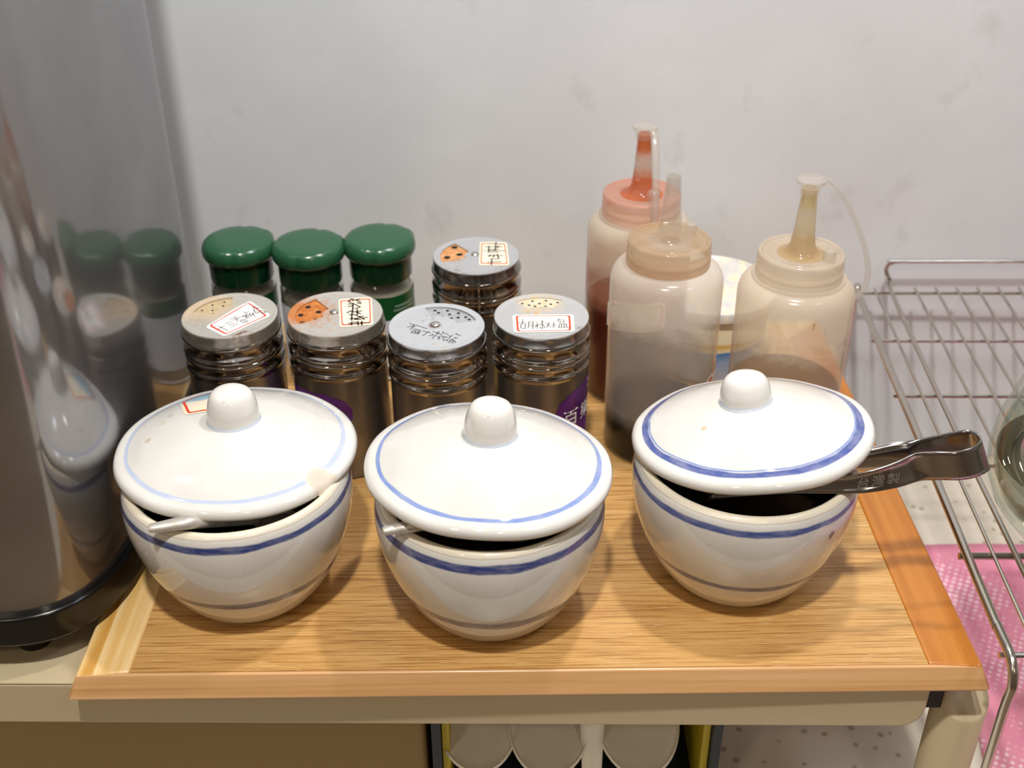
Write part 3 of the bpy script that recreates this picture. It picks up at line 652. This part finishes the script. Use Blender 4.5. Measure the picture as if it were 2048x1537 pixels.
# stamped characters
def text_mesh(s, size):
    c = bpy.data.curves.new('stamp', 'FONT'); c.body = s; c.size = size; c.align_x = 'CENTER'; c.align_y = 'CENTER'; c.space_character = 1.25
    o = bpy.data.objects.new('stamp', c); COL.objects.link(o); bpy.context.view_layer.update()
    me = bpy.data.meshes.new_from_object(o.evaluated_get(bpy.context.evaluated_depsgraph_get()))
    bpy.data.objects.remove(o); bpy.data.curves.remove(c); return me
me = text_mesh('台灣製', .0066)
bm = bmesh.new(); bm.from_mesh(me); bpy.data.meshes.remove(me)
pa, pb = Vector((.1670, .45315, .0838)), Vector((.1900, .45480, .0868))
for v in bm.verts:
    s = (v.co.x + .0115) / .023; c = pa.lerp(pb, s)
    # follow the dished outer face of the front arm
    lat = v.co.y; k = abs(lat) / .0075
    v.co = c - O + Vector((-.0008, .0045 * lat / .0075 * .2, lat)) + Vector((0, -.00035 + .0016 * k ** 3, 0))
build('stamp', bm, plain('stamp_grey', '9d9892', .4, .5), tg, smooth=False)

# ------------------------------------------------------------------ steel spice shakers
SR, SH = .0277, .1000
SBODY = [(0, .0), (.0270, .0), (.0285, .0008), (.0288, .0025), (.0284, .0042), (.0282, .006), (.0282, .0690), (.0284, .0702), (.0290, .0712), (.0291, .0722), (.0288, .0732), (.0282, .0738), (.0281, .0750), (.0281, .0772), (.0285, .0780), (.0289, .0790), (.0287, .0800), (.0283, .0804), (.0287, .0810), (.0291, .0819), (.0290, .0830), (.0284, .0838), (.0281, .0846), (.0280, .0862), (.0280, .0898), (.0284, .0904), (.0290, .0912), (.0290, .0921), (.0285, .0928), (.0272, .0930), (0, .0930)]
def m_shaker_body():
    t = NT('shaker_steel'); v = t.obj(); z = t.xyz(v)[2]
    b = t.noise(t.scale(v, (3, 3, 1400)), 1, 3, .6); low = t.step(z, .0695, .0690)
    tg_ = t.n('ShaderNodeTangent', direction_type='RADIAL', axis='Z').outputs[0]
    p = t.n('ShaderNodeBsdfPrincipled'); t.set(p.inputs['Base Color'], t.mix(low, rgb('a6a09b'), rgb('8b8784'))); t.set(p.inputs['Metallic'], t.math('MULTIPLY_ADD', low, -.15, 1.0))
    t.set(p.inputs['Roughness'], t.math('MULTIPLY_ADD', low, .13, .09)); t.set(p.inputs['Anisotropic'], t.math('MULTIPLY', low, .85)); t.set(p.inputs['Tangent'], tg_)
    t.set(p.inputs['Normal'], t.bump(t.math('MULTIPLY', b, low), .05, .0003))
    return t.done(p.outputs[0])
body_steel = m_shaker_body()
INK = plain('black_marker', '1b1b1d', .5); PENCIL = plain('grey_ink', '3a3a40', .6); STICK = plain('sticker_paper', 'f6f1e6', .6); STICKC = plain('cream_sticker_paper', 'f4e6cb', .6)
HOLE = plain('shaker_hole', '060505', .9)
def add_stroke(bm, pts, wd, z, mat):
    P = [Vector((p[0] * .001, p[1] * .001)) for p in pts]
    for a, b in zip(P, P[1:]):
        t = (b - a); L = t.length
        if L < 1e-6: continue
        t /= L; n = Vector((-t.y, t.x)) * wd / 2; a2 = a - t * wd * .3; b2 = b + t * wd * .3
        vs = [bm.verts.new((*q, z)) for q in (a2 + n, a2 - n, b2 - n, b2 + n)]
        bm.faces.new(vs).material_index = mat
def sticker_mesh(quad, strokes, wd, z, frame=(.0016, .0026), rad=.0022):
    """paper, red frame and handwriting as one flat printed sticker (materials: paper, red, ink)"""
    bm = bmesh.new()
    q = [Vector((p[0] * .001, p[1] * .001)) for p in quad]
    c = sum(q, Vector((0, 0))) / len(q)
    poly = round_poly(q, rad, 4); add_prism(bm, poly, z, z + .00012, 0)
    def shr(d):
        out = []
        for p in q:
            v = p - c; out.append(c + v * (1 - d * 1.35 / v.length))
        return round_poly(out, rad * .8, 4)
    A, B = shr(frame[0]), shr(frame[1]); n = len(A)
    va = [bm.verts.new((*p, z + .00018)) for p in A]; vb = [bm.verts.new((*p, z + .00018)) for p in B]
    for i in range(n): bm.faces.new((va[i], va[(i + 1) % n], vb[(i + 1) % n], vb[i])).material_index = 1
    for s in strokes: add_stroke(bm, s, wd, z + .00024, 2)
    return bm
def side_patch(outline, r):
    """flat printed label bent round the body; outline = (degrees, height)"""
    bm = bmesh.new(); pts = dense([Vector(p) for p in outline], 5); c = sum((Vector(p) for p in pts), Vector((0, 0))) / len(pts); rows = []
    P3 = lambda q: bm.verts.new((r * math.cos(R(q[0])), r * math.sin(R(q[0])), q[1]))
    cv = P3(c)
    for k in range(1, 11): rows.append([P3(c + (Vector(p) - c) * k / 10) for p in pts])
    n = len(pts)
    for i in range(n): bm.faces.new((cv, rows[0][i], rows[0][(i + 1) % n]))
    for A, B in zip(rows, rows[1:]):
        for i in range(n): bm.faces.new((A[i], B[i], B[(i + 1) % n], A[(i + 1) % n]))
    return bm
def shaker(loc, rz, label, sector, holes, hole_r, lidmat, platemat, rivet=(-.0008, .0016), rivet_r=.0024, depth=.0009, r_in=.0105, r_out=.0228):
    s = empty('spice_shaker', loc, label, 'shaker', 'steel spice shakers on the board', rz=rz)
    build('body', lathe(SBODY, 72), body_steel, s, angle=45)
    a0, a1 = sector; NA = 120; bm = bmesh.new()
    radii = [.0, .004, r_in, (r_in + r_out) / 2, r_out, .0258, .0268]; zz = [SH, SH, SH, SH, SH, SH, SH + .0004]
    V = {}
    angs = [a0 + (a1 - a0) * k / 40 for k in range(41)] + [a1 + (a0 + 360 - a1) * k / 80 for k in range(1, 80)]
    NA = len(angs)
    ctr = bm.verts.new((0, 0, SH))
    for j in range(1, len(radii)):
        for i, a in enumerate(angs): V[j, i] = bm.verts.new((radii[j] * math.cos(R(a)), radii[j] * math.sin(R(a)), zz[j]))
    for i in range(NA):
        k = (i + 1) % NA
        bm.faces.new((ctr, V[1, i], V[1, k]))
        for j in range(1, len(radii) - 1):
            if j in (2, 3) and i < 40: continue
            bm.faces.new((V[j, i], V[j + 1, i], V[j + 1, k], V[j, k]))
    # walls of the pouring window
    edge = [V[2, i] for i in range(41)] + [V[3, 40]] + [V[4, i] for i in range(40, -1, -1)] + [V[3, 0]]
    low = [bm.verts.new((v.co.x, v.co.y, SH - depth)) for v in edge]
    for i in range(len(edge)): bm.faces.new((edge[i], edge[(i + 1) % len(edge)], low[(i + 1) % len(edge)], low[i]))
    # rim and skirt
    prof = [(.0268, SH + .0004), (.0275, SH + .0002), (.0278, SH - .0006), (.0277, SH - .0020), (.0277, SH - .0062), (.0279, SH - .0068), (.0274, SH - .0072)]
    rows = [[V[6, i] for i in range(NA)]] + [[bm.verts.new((r * math.cos(R(a)), r * math.sin(R(a)), z)) for a in angs] for r, z in prof[1:]]
    for A, B in zip(rows, rows[1:]):
        for i in range(NA): bm.faces.new((A[i], A[(i + 1) % NA], B[(i + 1) % NA], B[i]))
    ld = build('lid', bm, lidmat, s, angle=50)
    bm = bmesh.new(); v1 = [bm.verts.new(((r_in - .001) * math.cos(R(a)), (r_in - .001) * math.sin(R(a)), SH - depth)) for a in np.linspace(a0 - 3, a1 + 3, 30)]
    v2 = [bm.verts.new(((r_out + .001) * math.cos(R(a)), (r_out + .001) * math.sin(R(a)), SH - depth)) for a in np.linspace(a0 - 3, a1 + 3, 30)]
    for i in range(29): bm.faces.new((v1[i], v2[i], v2[i + 1], v1[i + 1]))
    for hx_, hy_ in holes:
        c = (hx_ * .001, hy_ * .001); vs = [bm.verts.new((c[0] + hole_r * math.cos(2 * PI * k / 18), c[1] + hole_r * math.sin(2 * PI * k / 18), SH - depth + .00012)) for k in range(18)]
        bm.faces.new(vs).material_index = 1
    build('sifter_plate', bm, [platemat, HOLE], ld, smooth=False)
    if rivet:
        build('rivet', lathe([(rivet_r * 1.15, 0), (rivet_r * 1.1, .0005), (rivet_r * .85, .0011), (rivet_r * .45, .0014), (0, .0015)], 24), m_steel('rivet_steel', 'd5d2cc', .12), ld, loc=(rivet[0], rivet[1], SH), angle=70)
    return s, ld
def lid_steel(name, rust=(), tint='bdbab6'):
    return m_steel(name, tint, .34, metal0='lid', rust=[((p[0] * .001, p[1] * .001, SH), r * .001, c, k, th) for p, r, c, k, th in rust])
RUST, RUSTD, FLOUR, BROWN = 'b5692a', '8a4a20', 'c9b190', '6d3d1e'
lA = lid_steel('lid_steel_dusty', [((-17, 9), 22, FLOUR, .85, .30), ((-20, -12), 14, 'a39a8d', .5, .40), ((12, -24), 7, BROWN, .9, .48)], 'cbc7bf')
lB = lid_steel('lid_steel_rusty', [((-19, 2), 17, 'bf7434', .95, .28), ((-8, -16), 20, 'b98a5c', .6, .52), ((-2, 14), 16, 'b98a5c', .5, .56), ((-18, 2), 24, RUST, .6, .46)], 'c9c5be')
lC = lid_steel('lid_steel_speckled', [((14, 8), 9, RUSTD, .7, .54), ((-6, 9), 7, RUSTD, .8, .56), ((-1, 1), 4.6, BROWN, .95, .34), ((-14, -19), 6, RUST, .8, .56), ((2, -24), 7, 'b99a63', .7, .52), ((0, 0), 40, '6b625b', .5, .66)], 'cbced3')
lD = lid_steel('lid_steel_clean', [((-1, 14), 17, 'cdb78f', .8, .42), ((-6, 2), 6, 'c79a55', .8, .48), ((24, -14), 6, BROWN, .8, .5)], 'c6c7c8')
lE = lid_steel('lid_steel_back', [((-15, -2), 11, RUST, .7, .45), ((-12, -24), 9, BROWN, .8, .50), ((20, -19), 9, BROWN, .7, .52)], 'c0c1c4')
def plate(name, c0, c1, metal):
    t = NT(name); n = t.noise(t.obj(), 260, 4, .6)
    return t.done(t.bsdf(color=t.ramp(n, [(.38, rgb(c0)), (.64, rgb(c1))]), rough=.55, metal=metal))
pA = plate('sifter_dusty', 'c3ab86', 'cdb995', .1); pB = plate('sifter_rusty', 'b5621f', 'cc8442', .05); pC = plate('sifter_steel', 'bdbfc2', 'c9cbcd', .7)
pD = plate('sifter_creamy', 'd8cba8', 'dfd6bd', .2); pE = plate('sifter_orange', 'c58247', 'd9a878', .05)
def sticker(ld, key, quad, wd, paper, ink, name='sticker', frame=(.0016, .0026), lab=None):
    o = build(name, sticker_mesh(quad, STROKES[key], wd, SH + .0002, frame), [paper, red_ink, ink], ld, smooth=False)
    if lab: o['label'] = lab
PURP = None
def m_purple():
    t = NT('purple_label'); v = t.obj(); n = t.noise(v, 30, 2, .5)
    return t.done(t.bsdf(color=t.ramp(n, [(.4, rgb('4f1d5c')), (.6, rgb('6a3a80'))]), rough=.25))
PURP = m_purple()
sA, LA = shaker((-.1650, .5994, .0003), 0, 'steel shaker with a dusty lid and a tilted white sticker, next to the steel appliance', (97, 172), [(-6.8, 17.7), (-13.2, 14.0), (-17.9, 7.2), (-11.7, 7.1), (-6.6, 12.7), (-19.2, 2.6), (-15.2, 3.0), (-10.3, 3.4)], .00075, lA, pA, rivet=None, r_in=.0100, r_out=.0226)
sticker(LA, 'A', [(-11.0, -14.7), (2.2, -26.0), (24.4, -1.4), (8.8, 17.0), (1.6, 7.6)],   .00046, plain('bright_sticker_paper', 'f7f5f2', .5), PENCIL, lab='white sticker with thin handwriting and a red frame')
sB, LB = shaker((-.1034, .6004, .0003), 0, 'steel shaker with an orange rusted sieve window and thick black handwriting on cream', (127, 212), [(-17.4, 9.8), (-20.3, -0.1), (-10.3, 3.5), (-10.5, -5.7), (-17.8, -9.6)], .0017, lB, pB, r_in=.0075, r_out=.0232)
sticker(LB, 'B', [(-.2, 17.2), (19.4, 20.4), (23.6, -14.0), (4.9, -17.2)], .0010, STICKC, INK, lab='cream sticker with thick black handwriting')
sC, LC = shaker((-.0432, .5847, .0003), 0, 'steel shaker with pen writing straight on its speckled lid', (16, 110), [(-2.0, 20.6), (5.4, 20.2), (0.2, 17.7), (6.8, 15.8), (12.0, 17.2), (2.6, 12.8), (8.0, 11.0), (12.0, 11.8), (16.4, 12.2), (18.5, 9.4)], .0010, lC, pC, rivet_r=.0028, r_in=.0118, r_out=.0236, depth=.0011)
bm = bmesh.new()
for s in STROKES['C']: add_stroke(bm, s, .00042, SH + .00015, 0)
build('handwriting', bm, PENCIL, LC, smooth=False)
sD, LD_ = shaker((.0174, .5965, .0003), 0, 'steel shaker with a wide white sticker of thin writing, beside the squeeze bottles', (55, 130), [(-11.0, 15.9), (-4.9, 19.0), (3.2, 19.5), (-7.0, 13.9), (-0.8, 15.8), (6.0, 14.9), (10.0, 17.0), (-3.5, 12.4), (2.7, 12.2)], .00085, lD, pD, rivet=None, r_in=.0112, r_out=.0226, depth=.0006)
sticker(LD_, 'D', [(-16.9, 0.5), (18.7, 0.6), (18.4, -19.6), (-16.2, -20.6)], .00052, STICK, PENCIL, lab='white sticker with a red frame and thin handwriting')
sE, LE = shaker((-.0226, .6777, .0003), 0, 'steel shaker alone in the back row, with an upright cream sticker', (128, 205), [(-14.4, 13.8), (-10.8, 3.0), (-18.6, -1.3)], .0021, lE, pE, r_in=.0072, r_out=.0230)
sticker(LE, 'E', [(2.1, 19.6), (19.6, 18.6), (21.4, -15.6), (2.2, -15.0)], .0010, STICKC, plain('grey_marker', '4a4a50', .6), lab='cream sticker with grey handwriting')
# purple side labels
build('side_label', side_patch([(-190, .052), (-165, .0585), (-140, .0606), (-102, .0612), (-79, .0566), (-71, .0500), (-71, .0440), (-80, .0380), (-110, .030), (-190, .028)], .02835), PURP, sB)['label'] = 'purple printed label'
pl = build('side_label', side_patch([(40, .070), (-4, .0665), (-28, .0630), (-55, .0600), (-68, .0553), (-73, .0490), (-70, .040), (-50, .0290), (-14, .022), (40, .020)], .02835), PURP, sD); pl['label'] = 'purple printed label with white characters'
def bent_text(s, size, ang, z, r, squash=1.0):
    me = text_mesh(s, size); bm = bmesh.new(); bm.from_mesh(me); bpy.data.meshes.remove(me)
    for v in bm.verts:
        a = R(ang) + v.co.x / r; v.co = Vector((r * math.cos(a), r * math.sin(a), z + v.co.y * squash))
    return bm
white_print = plain('white_print', 'e9e6e2', .5)
build('lettering', bent_text('百樂', .0125, -38, .0425, .0286), white_print, pl, smooth=False)
build('lettering', bent_text('2', .010, -12, .0580, .0286), white_print, pl, smooth=False)
def crinkled_film(s, z0, z1, a0, a1, amp):
    bm = bmesh.new(); V = {}
    for i in range(61):
        for j in range(6):
            a = R(a0 + (a1 - a0) * i / 60); k = j / 5
            zlow = z0 - .0022 * abs(math.sin(i * .55)) - .0012 * math.sin(i * 1.7)
            r = .0281 + k * .0006 + amp * math.sin(i * .9 + j) * k
            V[i, j] = bm.verts.new((r * math.cos(a), r * math.sin(a), z1 + (zlow - z1) * k))
    for i in range(60):
        for j in range(5): bm.faces.new((V[i, j], V[i + 1, j], V[i + 1, j + 1], V[i, j + 1]))
    return bm
film = m_milky('clear_film', 'd9d0c0', .16, rough=.12)
build('cling_film', crinkled_film(sA, .0915, SH + .0002, -250, 20, .0003), film, LA)
build('cling_film', crinkled_film(sB, .0945, SH + .0002, -215, 15, .0002), film, LB)

# ------------------------------------------------------------------ glass spice jars with green caps
gtop = plain('green_cap_plastic', '28573b', .22); gdark = plain('dark_green_plastic', '06301c', .2)
JG = m_glass('jar_glass', (.95, .96, .93, 1), .02)
def m_label(name, cut):
    t = NT(name); v = t.obj(); x, y, z = t.xyz(v); n = t.noise(t.scale(v, (500, 500, 260)), 1, 2, .5)
    col = t.mix(t.math('GREATER_THAN', z, cut), rgb('d4d7df'), rgb('0b4a22'))
    sm = t.math('MULTIPLY', t.math('MULTIPLY', t.step(n, .56, .62), t.math('LESS_THAN', z, cut - .004)), t.math('LESS_THAN', t.math('FRACT', t.math('MULTIPLY', z, 330.0)), .5))
    ang = t.math('GREATER_THAN', x, .006)
    col = t.mix(t.math('MULTIPLY', t.math('MULTIPLY', sm, ang), .7), col, rgb('7d8394'))
    return t.done(t.bsdf(color=col, rough=.3))
def jar(loc, rz, label, fill, labmat, toplab, lean=(0, 0)):
    j = empty('spice_jar', loc, label, 'jar', 'glass spice jars with green caps', rz=rz)
    j.rotation_euler = (lean[0], lean[1], rz)
    build('glass', lathe([(0, .001), (.017, .0), (.0205, .0012), (.0213, .004), (.0213, .0680), (.0210, .0700), (.0196, .0716), (.0186, .0730), (.0186, .0790), (.0172, .0790), (.0172, .0726), (.0184, .0712), (.0198, .0694), (.0201, .0675), (.0201, .0050), (.0192, .0030), (0, .0030)], 56), JG, j)
    t = NT('spice'); n = t.noise(t.obj(), 400, 3, .6)
    build('contents', lathe([(0, .0034), (.0190, .0034), (.0199, .005), (.0199, .0640), (.0150, .0648), (0, .0650)], 40), t.done(t.bsdf(color=t.ramp(n, [(.4, rgb(fill)), (.7, rgb('c8bfae'))]), rough=.9)), j)
    build('label', lathe([(.02155, .012), (.02155, toplab)], 56), labmat, j)
    build('collar', lathe([(.0172, .0735), (.0206, .0735), (.0209, .0745), (.0209, .0885), (.0200, .0895), (.0150, .0895)], 56), gdark, j)
    def rf(r, z, a):
        k = 0.0
        for a0 in (R(262), R(80)):
            d = abs((a - a0 + PI) % (2 * PI) - PI); k += math.exp(-(d / .10) ** 2)
        f = min(1, r / .02)
        if r > .012: r = r * (1 - .055 * k)
        d = abs((a - R(28) + PI) % (2 * PI) - PI)
        if r > .019: r += .0012 * max(0, 1 - (d / .16) ** 2)
        return r, z - .0003 * k * f
    build('cap', lathe([(.0150, .0893), (.0212, .0893), (.0231, .0897), (.0240, .0915), (.0242, .0940), (.0240, .0960), (.0231, .0985), (.0214, .1003), (.0195, .1010), (.0120, .1013), (0, .1014)], 72, rfun=rf), gtop, j, angle=60)
    return j
ML1 = m_label('jar_label_left', .0530); ML2 = m_label('jar_label_middle', .060); ML3 = m_label('jar_label_right', .0475)
J1 = jar((-.1810, .7040, .0003), R(8), 'green capped spice jar nearest the steel appliance, green label band', 'b5ab9a', ML1, .0655)
J2 = jar((-.1340, .6990, .0003), R(-4), 'green capped spice jar between two others, showing only a pale label', '9c917f', m_label('jar_label_pale', .08), .0605)
J3 = jar((-.0880, .7070, .0003), R(0), 'green capped spice jar standing next to the lone back steel shaker', 'bdb4a4', ML3, .0650)
for jj, a, z, s in ((J3, -128, .0610, '小茴'), (J1, -60, .0600, '香')):
    lb = [c for c in jj.children if c.name.startswith('label')][0]
    build('lettering', bent_text(s, .0080, a, z, .0217), white_print, lb, smooth=False)
lb = [c for c in J3.children if c.name.startswith('label')][0]
bm = bmesh.new()
random.seed(3)
for row, z in enumerate((.0575, .0545)):
    a = -62.0 + row * -3
    while a < -20:
        w = random.uniform(1.2, 2.6); r = .0217
        vs = [bm.verts.new((r * math.cos(R(q)), r * math.sin(R(q)), zz)) for q, zz in ((a, z - .0007), (a + w, z - .0007), (a + w, z + .0007), (a, z + .0007))]
        bm.faces.new(vs); a += w + random.uniform(.5, 1.2)
build('small_print', bm, plain('pale_print', '9fb8a4', .5), lb, smooth=False)

# ------------------------------------------------------------------ squeeze bottles
BR = .0333
def squeeze(loc, rz, label, shellmat, capmat, nozmat, sauce_col, sauce_z, tipcap, strap=None, plug=None, sauce_rough=.3):
    b = empty('squeeze_bottle', loc, label, 'bottle', 'soft plastic squeeze bottles', rz=rz)
    build('body', lathe([(0, .0012), (.028, .0), (.0318, .0008), (BR, .0040), (BR, .1130), (.0331, .1165), (.0322, .1200), (.0305, .1228), (.0280, .1246), (.0255, .1254), (.0236, .1258), (.0232, .1275), (.0232, .1370)], 80), shellmat, b, angle=60)
    t = NT('sauce'); n = t.noise(t.obj(), 60, 4, .6); c = rgb(sauce_col)
    build('sauce', lathe([(0, .0020), (.0275, .0016), (.0312, .0024), (.0322, .0050), (.0322, sauce_z - .001), (.0310, sauce_z), (.018, sauce_z + .0004), (0, sauce_z + .0006)], 64), t.done(t.bsdf(color=t.ramp(n, [(.35, c), (.7, tuple(min(1, k * 1.5) for k in c[:3]) + (1,))]), rough=sauce_rough, spec=.12)), b)
    cap = build('cap', lathe([(.0241, .1268), (.0245, .1266), (.0245, .1292), (.0241, .1296), (.0241, .1310), (.0246, .1314), (.0246, .1338), (.0241, .1343), (.0242, .1356), (.0243, .1395), (.0240, .1410), (.0232, .1415), (.0221, .1412), (.0214, .1402), (.0208, .1398), (.0185, .1400), (.0180, .1404), (.0174, .1400), (.0125, .1402), (.0060, .1400)], 72), capmat, b, angle=50)
    build('nozzle', lathe([(.0136, .1404), (.0112, .1412), (.0092, .1424), (.0078, .1442), (.0069, .1466), (.0063, .1504), (.0056, .1580), (.0049, .1680), (.0043, .1770), (.0043, .1797), (.0033, .1798), (.0033, .1770), (.0040, .1680)], 40), nozmat, b, angle=60)
    if tipcap:
        tc = build('tip_cap', lathe([(.0048, .1760), (.0052, .1762), (.0055, .1785), (.0064, .1812), (.0078, .1826), (.0081, .1836), (.0080, .1846), (.0070, .1849), (.0058, .1842), (.0045, .1842), (.0035, .1846), (0, .1846)], 40), CLEARP, b, angle=50)
        if strap:
            bm = bmesh.new(); pts = catmull(strap[0], 6); wv = Vector(strap[1]); rows = []
            if abs(wv.x) < 1e-6: add_tube(bm, pts, [.0016 if 4 < i < len(pts) - 6 else .0024 for i in range(len(pts))], 10); pts = []
            for i, p in enumerate(pts):
                wd = wv * (1 + (.35 if i < 4 or i > len(pts) - 5 else 0)); rows.append((bm.verts.new(p - wd), bm.verts.new(p + wd)))
            for A, B in zip(rows, rows[1:]): bm.faces.new((A[0], A[1], B[1], B[0]))
            so = build('strap', bm, CLEARP, b)
            if pts: k = so.modifiers.new('thickness', 'SOLIDIFY'); k.thickness = .0009; k.offset = 0
            build('strap_ring', lathe([(.0247, .1290), (.0262, .1290), (.0264, .1298), (.0262, .1306), (.0247, .1306)], 56, c=(0, 0, -.0035)), CLEARP, b)
    if plug:
        build('plug', lathe([(.0036, 0), (.0038, .0035), (.0036, .0062), (.0028, .0068), (.0022, .0060), (0, .0058)], 24), CLEARP, b, loc=plug)
    return b
CLEARP = m_milky('clear_plastic', 'e6e0da', .30, rough=.12)
S1 = m_milky('shell_chili', 'fbeed8', .58, film=[(.070, .098, 'b4623a', .75, .22, .030), (.0, .0715, '7a2410', .9, -.36, .004)], spots=('b8501f', .70, .095), rough=.22)
S2 = m_milky('shell_soy', 'fff6ea', .58, film=[(.030, .095, 'ddd3ca', .7, -.20, .03), (.0, .0285, '1a120e', .95, -.54, .003)], rough=.2)
S3 = m_milky('shell_sesame', 'fdf0da', .58, film=[(.057, .092, 'cfb48c', .55, -.14, .050), (.0, .057, '6a4526', .85, -.36, .012)], spots=('b68434', .66, .100), rough=.22)
C1 = m_milky('cap_chili', 'f3c8b4', .6, film=[(.1390, .1425, 'dd7e66', .8, .15, .002)], rough=.15)
C2 = m_milky('cap_soy', 'ecd2aa', .45, film=[(.1255, .1325, 'b5763c', .8, .2, .004), (.1388, .1406, 'a8793f', .5, .0, .001)], rough=.13)
C3 = m_milky('cap_sesame', 'f4eadb', .55, film=[(.1390, .1408, 'c2a06a', .6, .1, .002)], rough=.15)
N1 = m_milky('nozzle_chili', 'e58a4c', .6, film=[(.1560, .1640, 'dcc4b0', .85, -.3, .010), (.14, .150, 'cf5a30', .8, .1, .004)], rough=.14)
N2 = m_milky('nozzle_clear', 'ded8d0', .22, rough=.1)
N3 = m_milky('nozzle_sesame', 'e6d3a0', .42, film=[(.139, .150, 'b98d3e', .7, .15, .008)], rough=.12)
Q1 = squeeze((.0820, .6815, .0003), 0, 'squeeze bottle of red chili sauce with orange nozzle, behind the clear nozzled one', S1, C1, N1, '551008', .0690, True,
             ([(.0035, -.0060, .1838), (.0045, -.0105, .1815), (.0050, -.0190, .1700), (.0053, -.0262, .1500), (.0055, -.0275, .1380), (.0055, -.0262, .1265)], (.0024, .0004, 0)), plug=(.0060, -.0125, .1404))
Q2 = squeeze((.0914, .6130, .0003), 0, 'squeeze bottle with a clear bare nozzle and black soy sauce at its bottom', S2, C2, N2, '0d0605', .0275, False, plug=(.0125, .006, .1415), sauce_rough=.4)
Q3 = squeeze((.1635, .5945, .0003), 0, 'squeeze bottle with a yellowish capped nozzle and curved strap, nearest the wire rack', S3, C3, N3, '5d3a1e', .0560, True,
             ([(.0070, 0, .1838), (.0120, 0, .1812), (.0185, 0, .1745), (.0275, 0, .1600), (.0365, 0, .1400), (.0398, 0, .1250), (.0375, 0, .1150), (.0320, 0, .1120), (.0265, 0, .1245)], (0, .0024, 0)), plug=(.0130, -.0105, .1404))
def side_sticker(bt, a0, a1, z0, z1):
    r = BR + .0003; bm = bmesh.new()
    def ringpatch(q0, q1, w0, w1, mat, rr):
        A = round_poly([Vector((q0, w0)), Vector((q1, w0)), Vector((q1, w1)), Vector((q0, w1))], .004, 4)
        return [bm.verts.new((rr * math.cos(p[0] / r), rr * math.sin(p[0] / r), p[1])) for p in A]
    q0, q1 = R(a0) * r, R(a1) * r
    nseg = 8
    for i in range(nseg):
        u, v = q0 + (q1 - q0) * i / nseg, q0 + (q1 - q0) * (i + 1) / nseg
        e0 = .0022 if i in (0,) else 0; e1 = .0022 if i == nseg - 1 else 0
        vs = [bm.verts.new((r * math.cos(p / r), r * math.sin(p / r), z)) for p, z in ((u, z0 + e0), (v, z0 + e1), (v, z1 - e1), (u, z1 - e0))]
        bm.faces.new(vs)
    A = ringpatch(q0 + .0016, q1 - .0016, z0 + .0016, z1 - .0016, 1, r + .0002); B = ringpatch(q0 + .0028, q1 - .0028, z0 + .0028, z1 - .0028, 1, r + .0002)
    for i in range(len(A)): bm.faces.new((A[i], A[(i + 1) % len(A)], B[(i + 1) % len(B)], B[i])).material_index = 1
    build('sticker', bm, [STICK, red_ink], bt, smooth=False)['label'] = 'white sticker with a red frame'
side_sticker(Q1, -128, -62, .0590, .0800)
side_sticker(Q2, -42, 20, .0400, .0600)

# ------------------------------------------------------------------ white tub behind the bottles
tu = empty('plastic_tub', (.1370, .7180, .0003), 'round translucent white tub with a blue and yellow label behind the squeeze bottles', 'tub')
def m_tub():
    t = NT('tub_label'); v = t.obj(); x, y, z = t.xyz(v); n = t.noise(t.scale(v, (60, 60, 160)), 1, 4, .6, .5)
    zz = t.math('ADD', z, t.math('MULTIPLY', t.math('SUBTRACT', n, .5), .004))
    col = t.ramp(t.math('MULTIPLY', zz, 17.0), [(.05, rgb('aab3cc')), (.30, rgb('8fa7cc')), (.435, rgb('2f78b4')), (.45, rgb('efe0c0')), (.52, rgb('d9ab3f')), (.56, rgb('f0e2c2')), (.72, rgb('f1e3c0')), (.9, rgb('f2efe8'))])
    return t.done(t.bsdf(color=col, rough=.35))
def m_tub_lid():
    t = NT('tub_lid_plastic'); v = t.obj(); n = t.noise(t.scale(v, (120, 60, 40)), 1, 4, .6, .6)
    return t.done(t.bsdf(color=t.ramp(n, [(.40, rgb('cfcccb')), (.55, rgb('e4dccb')), (.68, rgb('f0dcae'))]), rough=.3))
build('tub_body', lathe([(0, .001), (.036, .0), (.0385, .002), (.0435, .0540), (.0430, .0550), (.0375, .004), (0, .0030)], 64), m_tub(), tu)
build('tub_lid', lathe([(.0437, .0515), (.0462, .0515), (.0465, .0560), (.0458, .0580), (.0445, .0580), (.0430, .0562), (0, .0560)], 64), m_tub_lid(), tu)
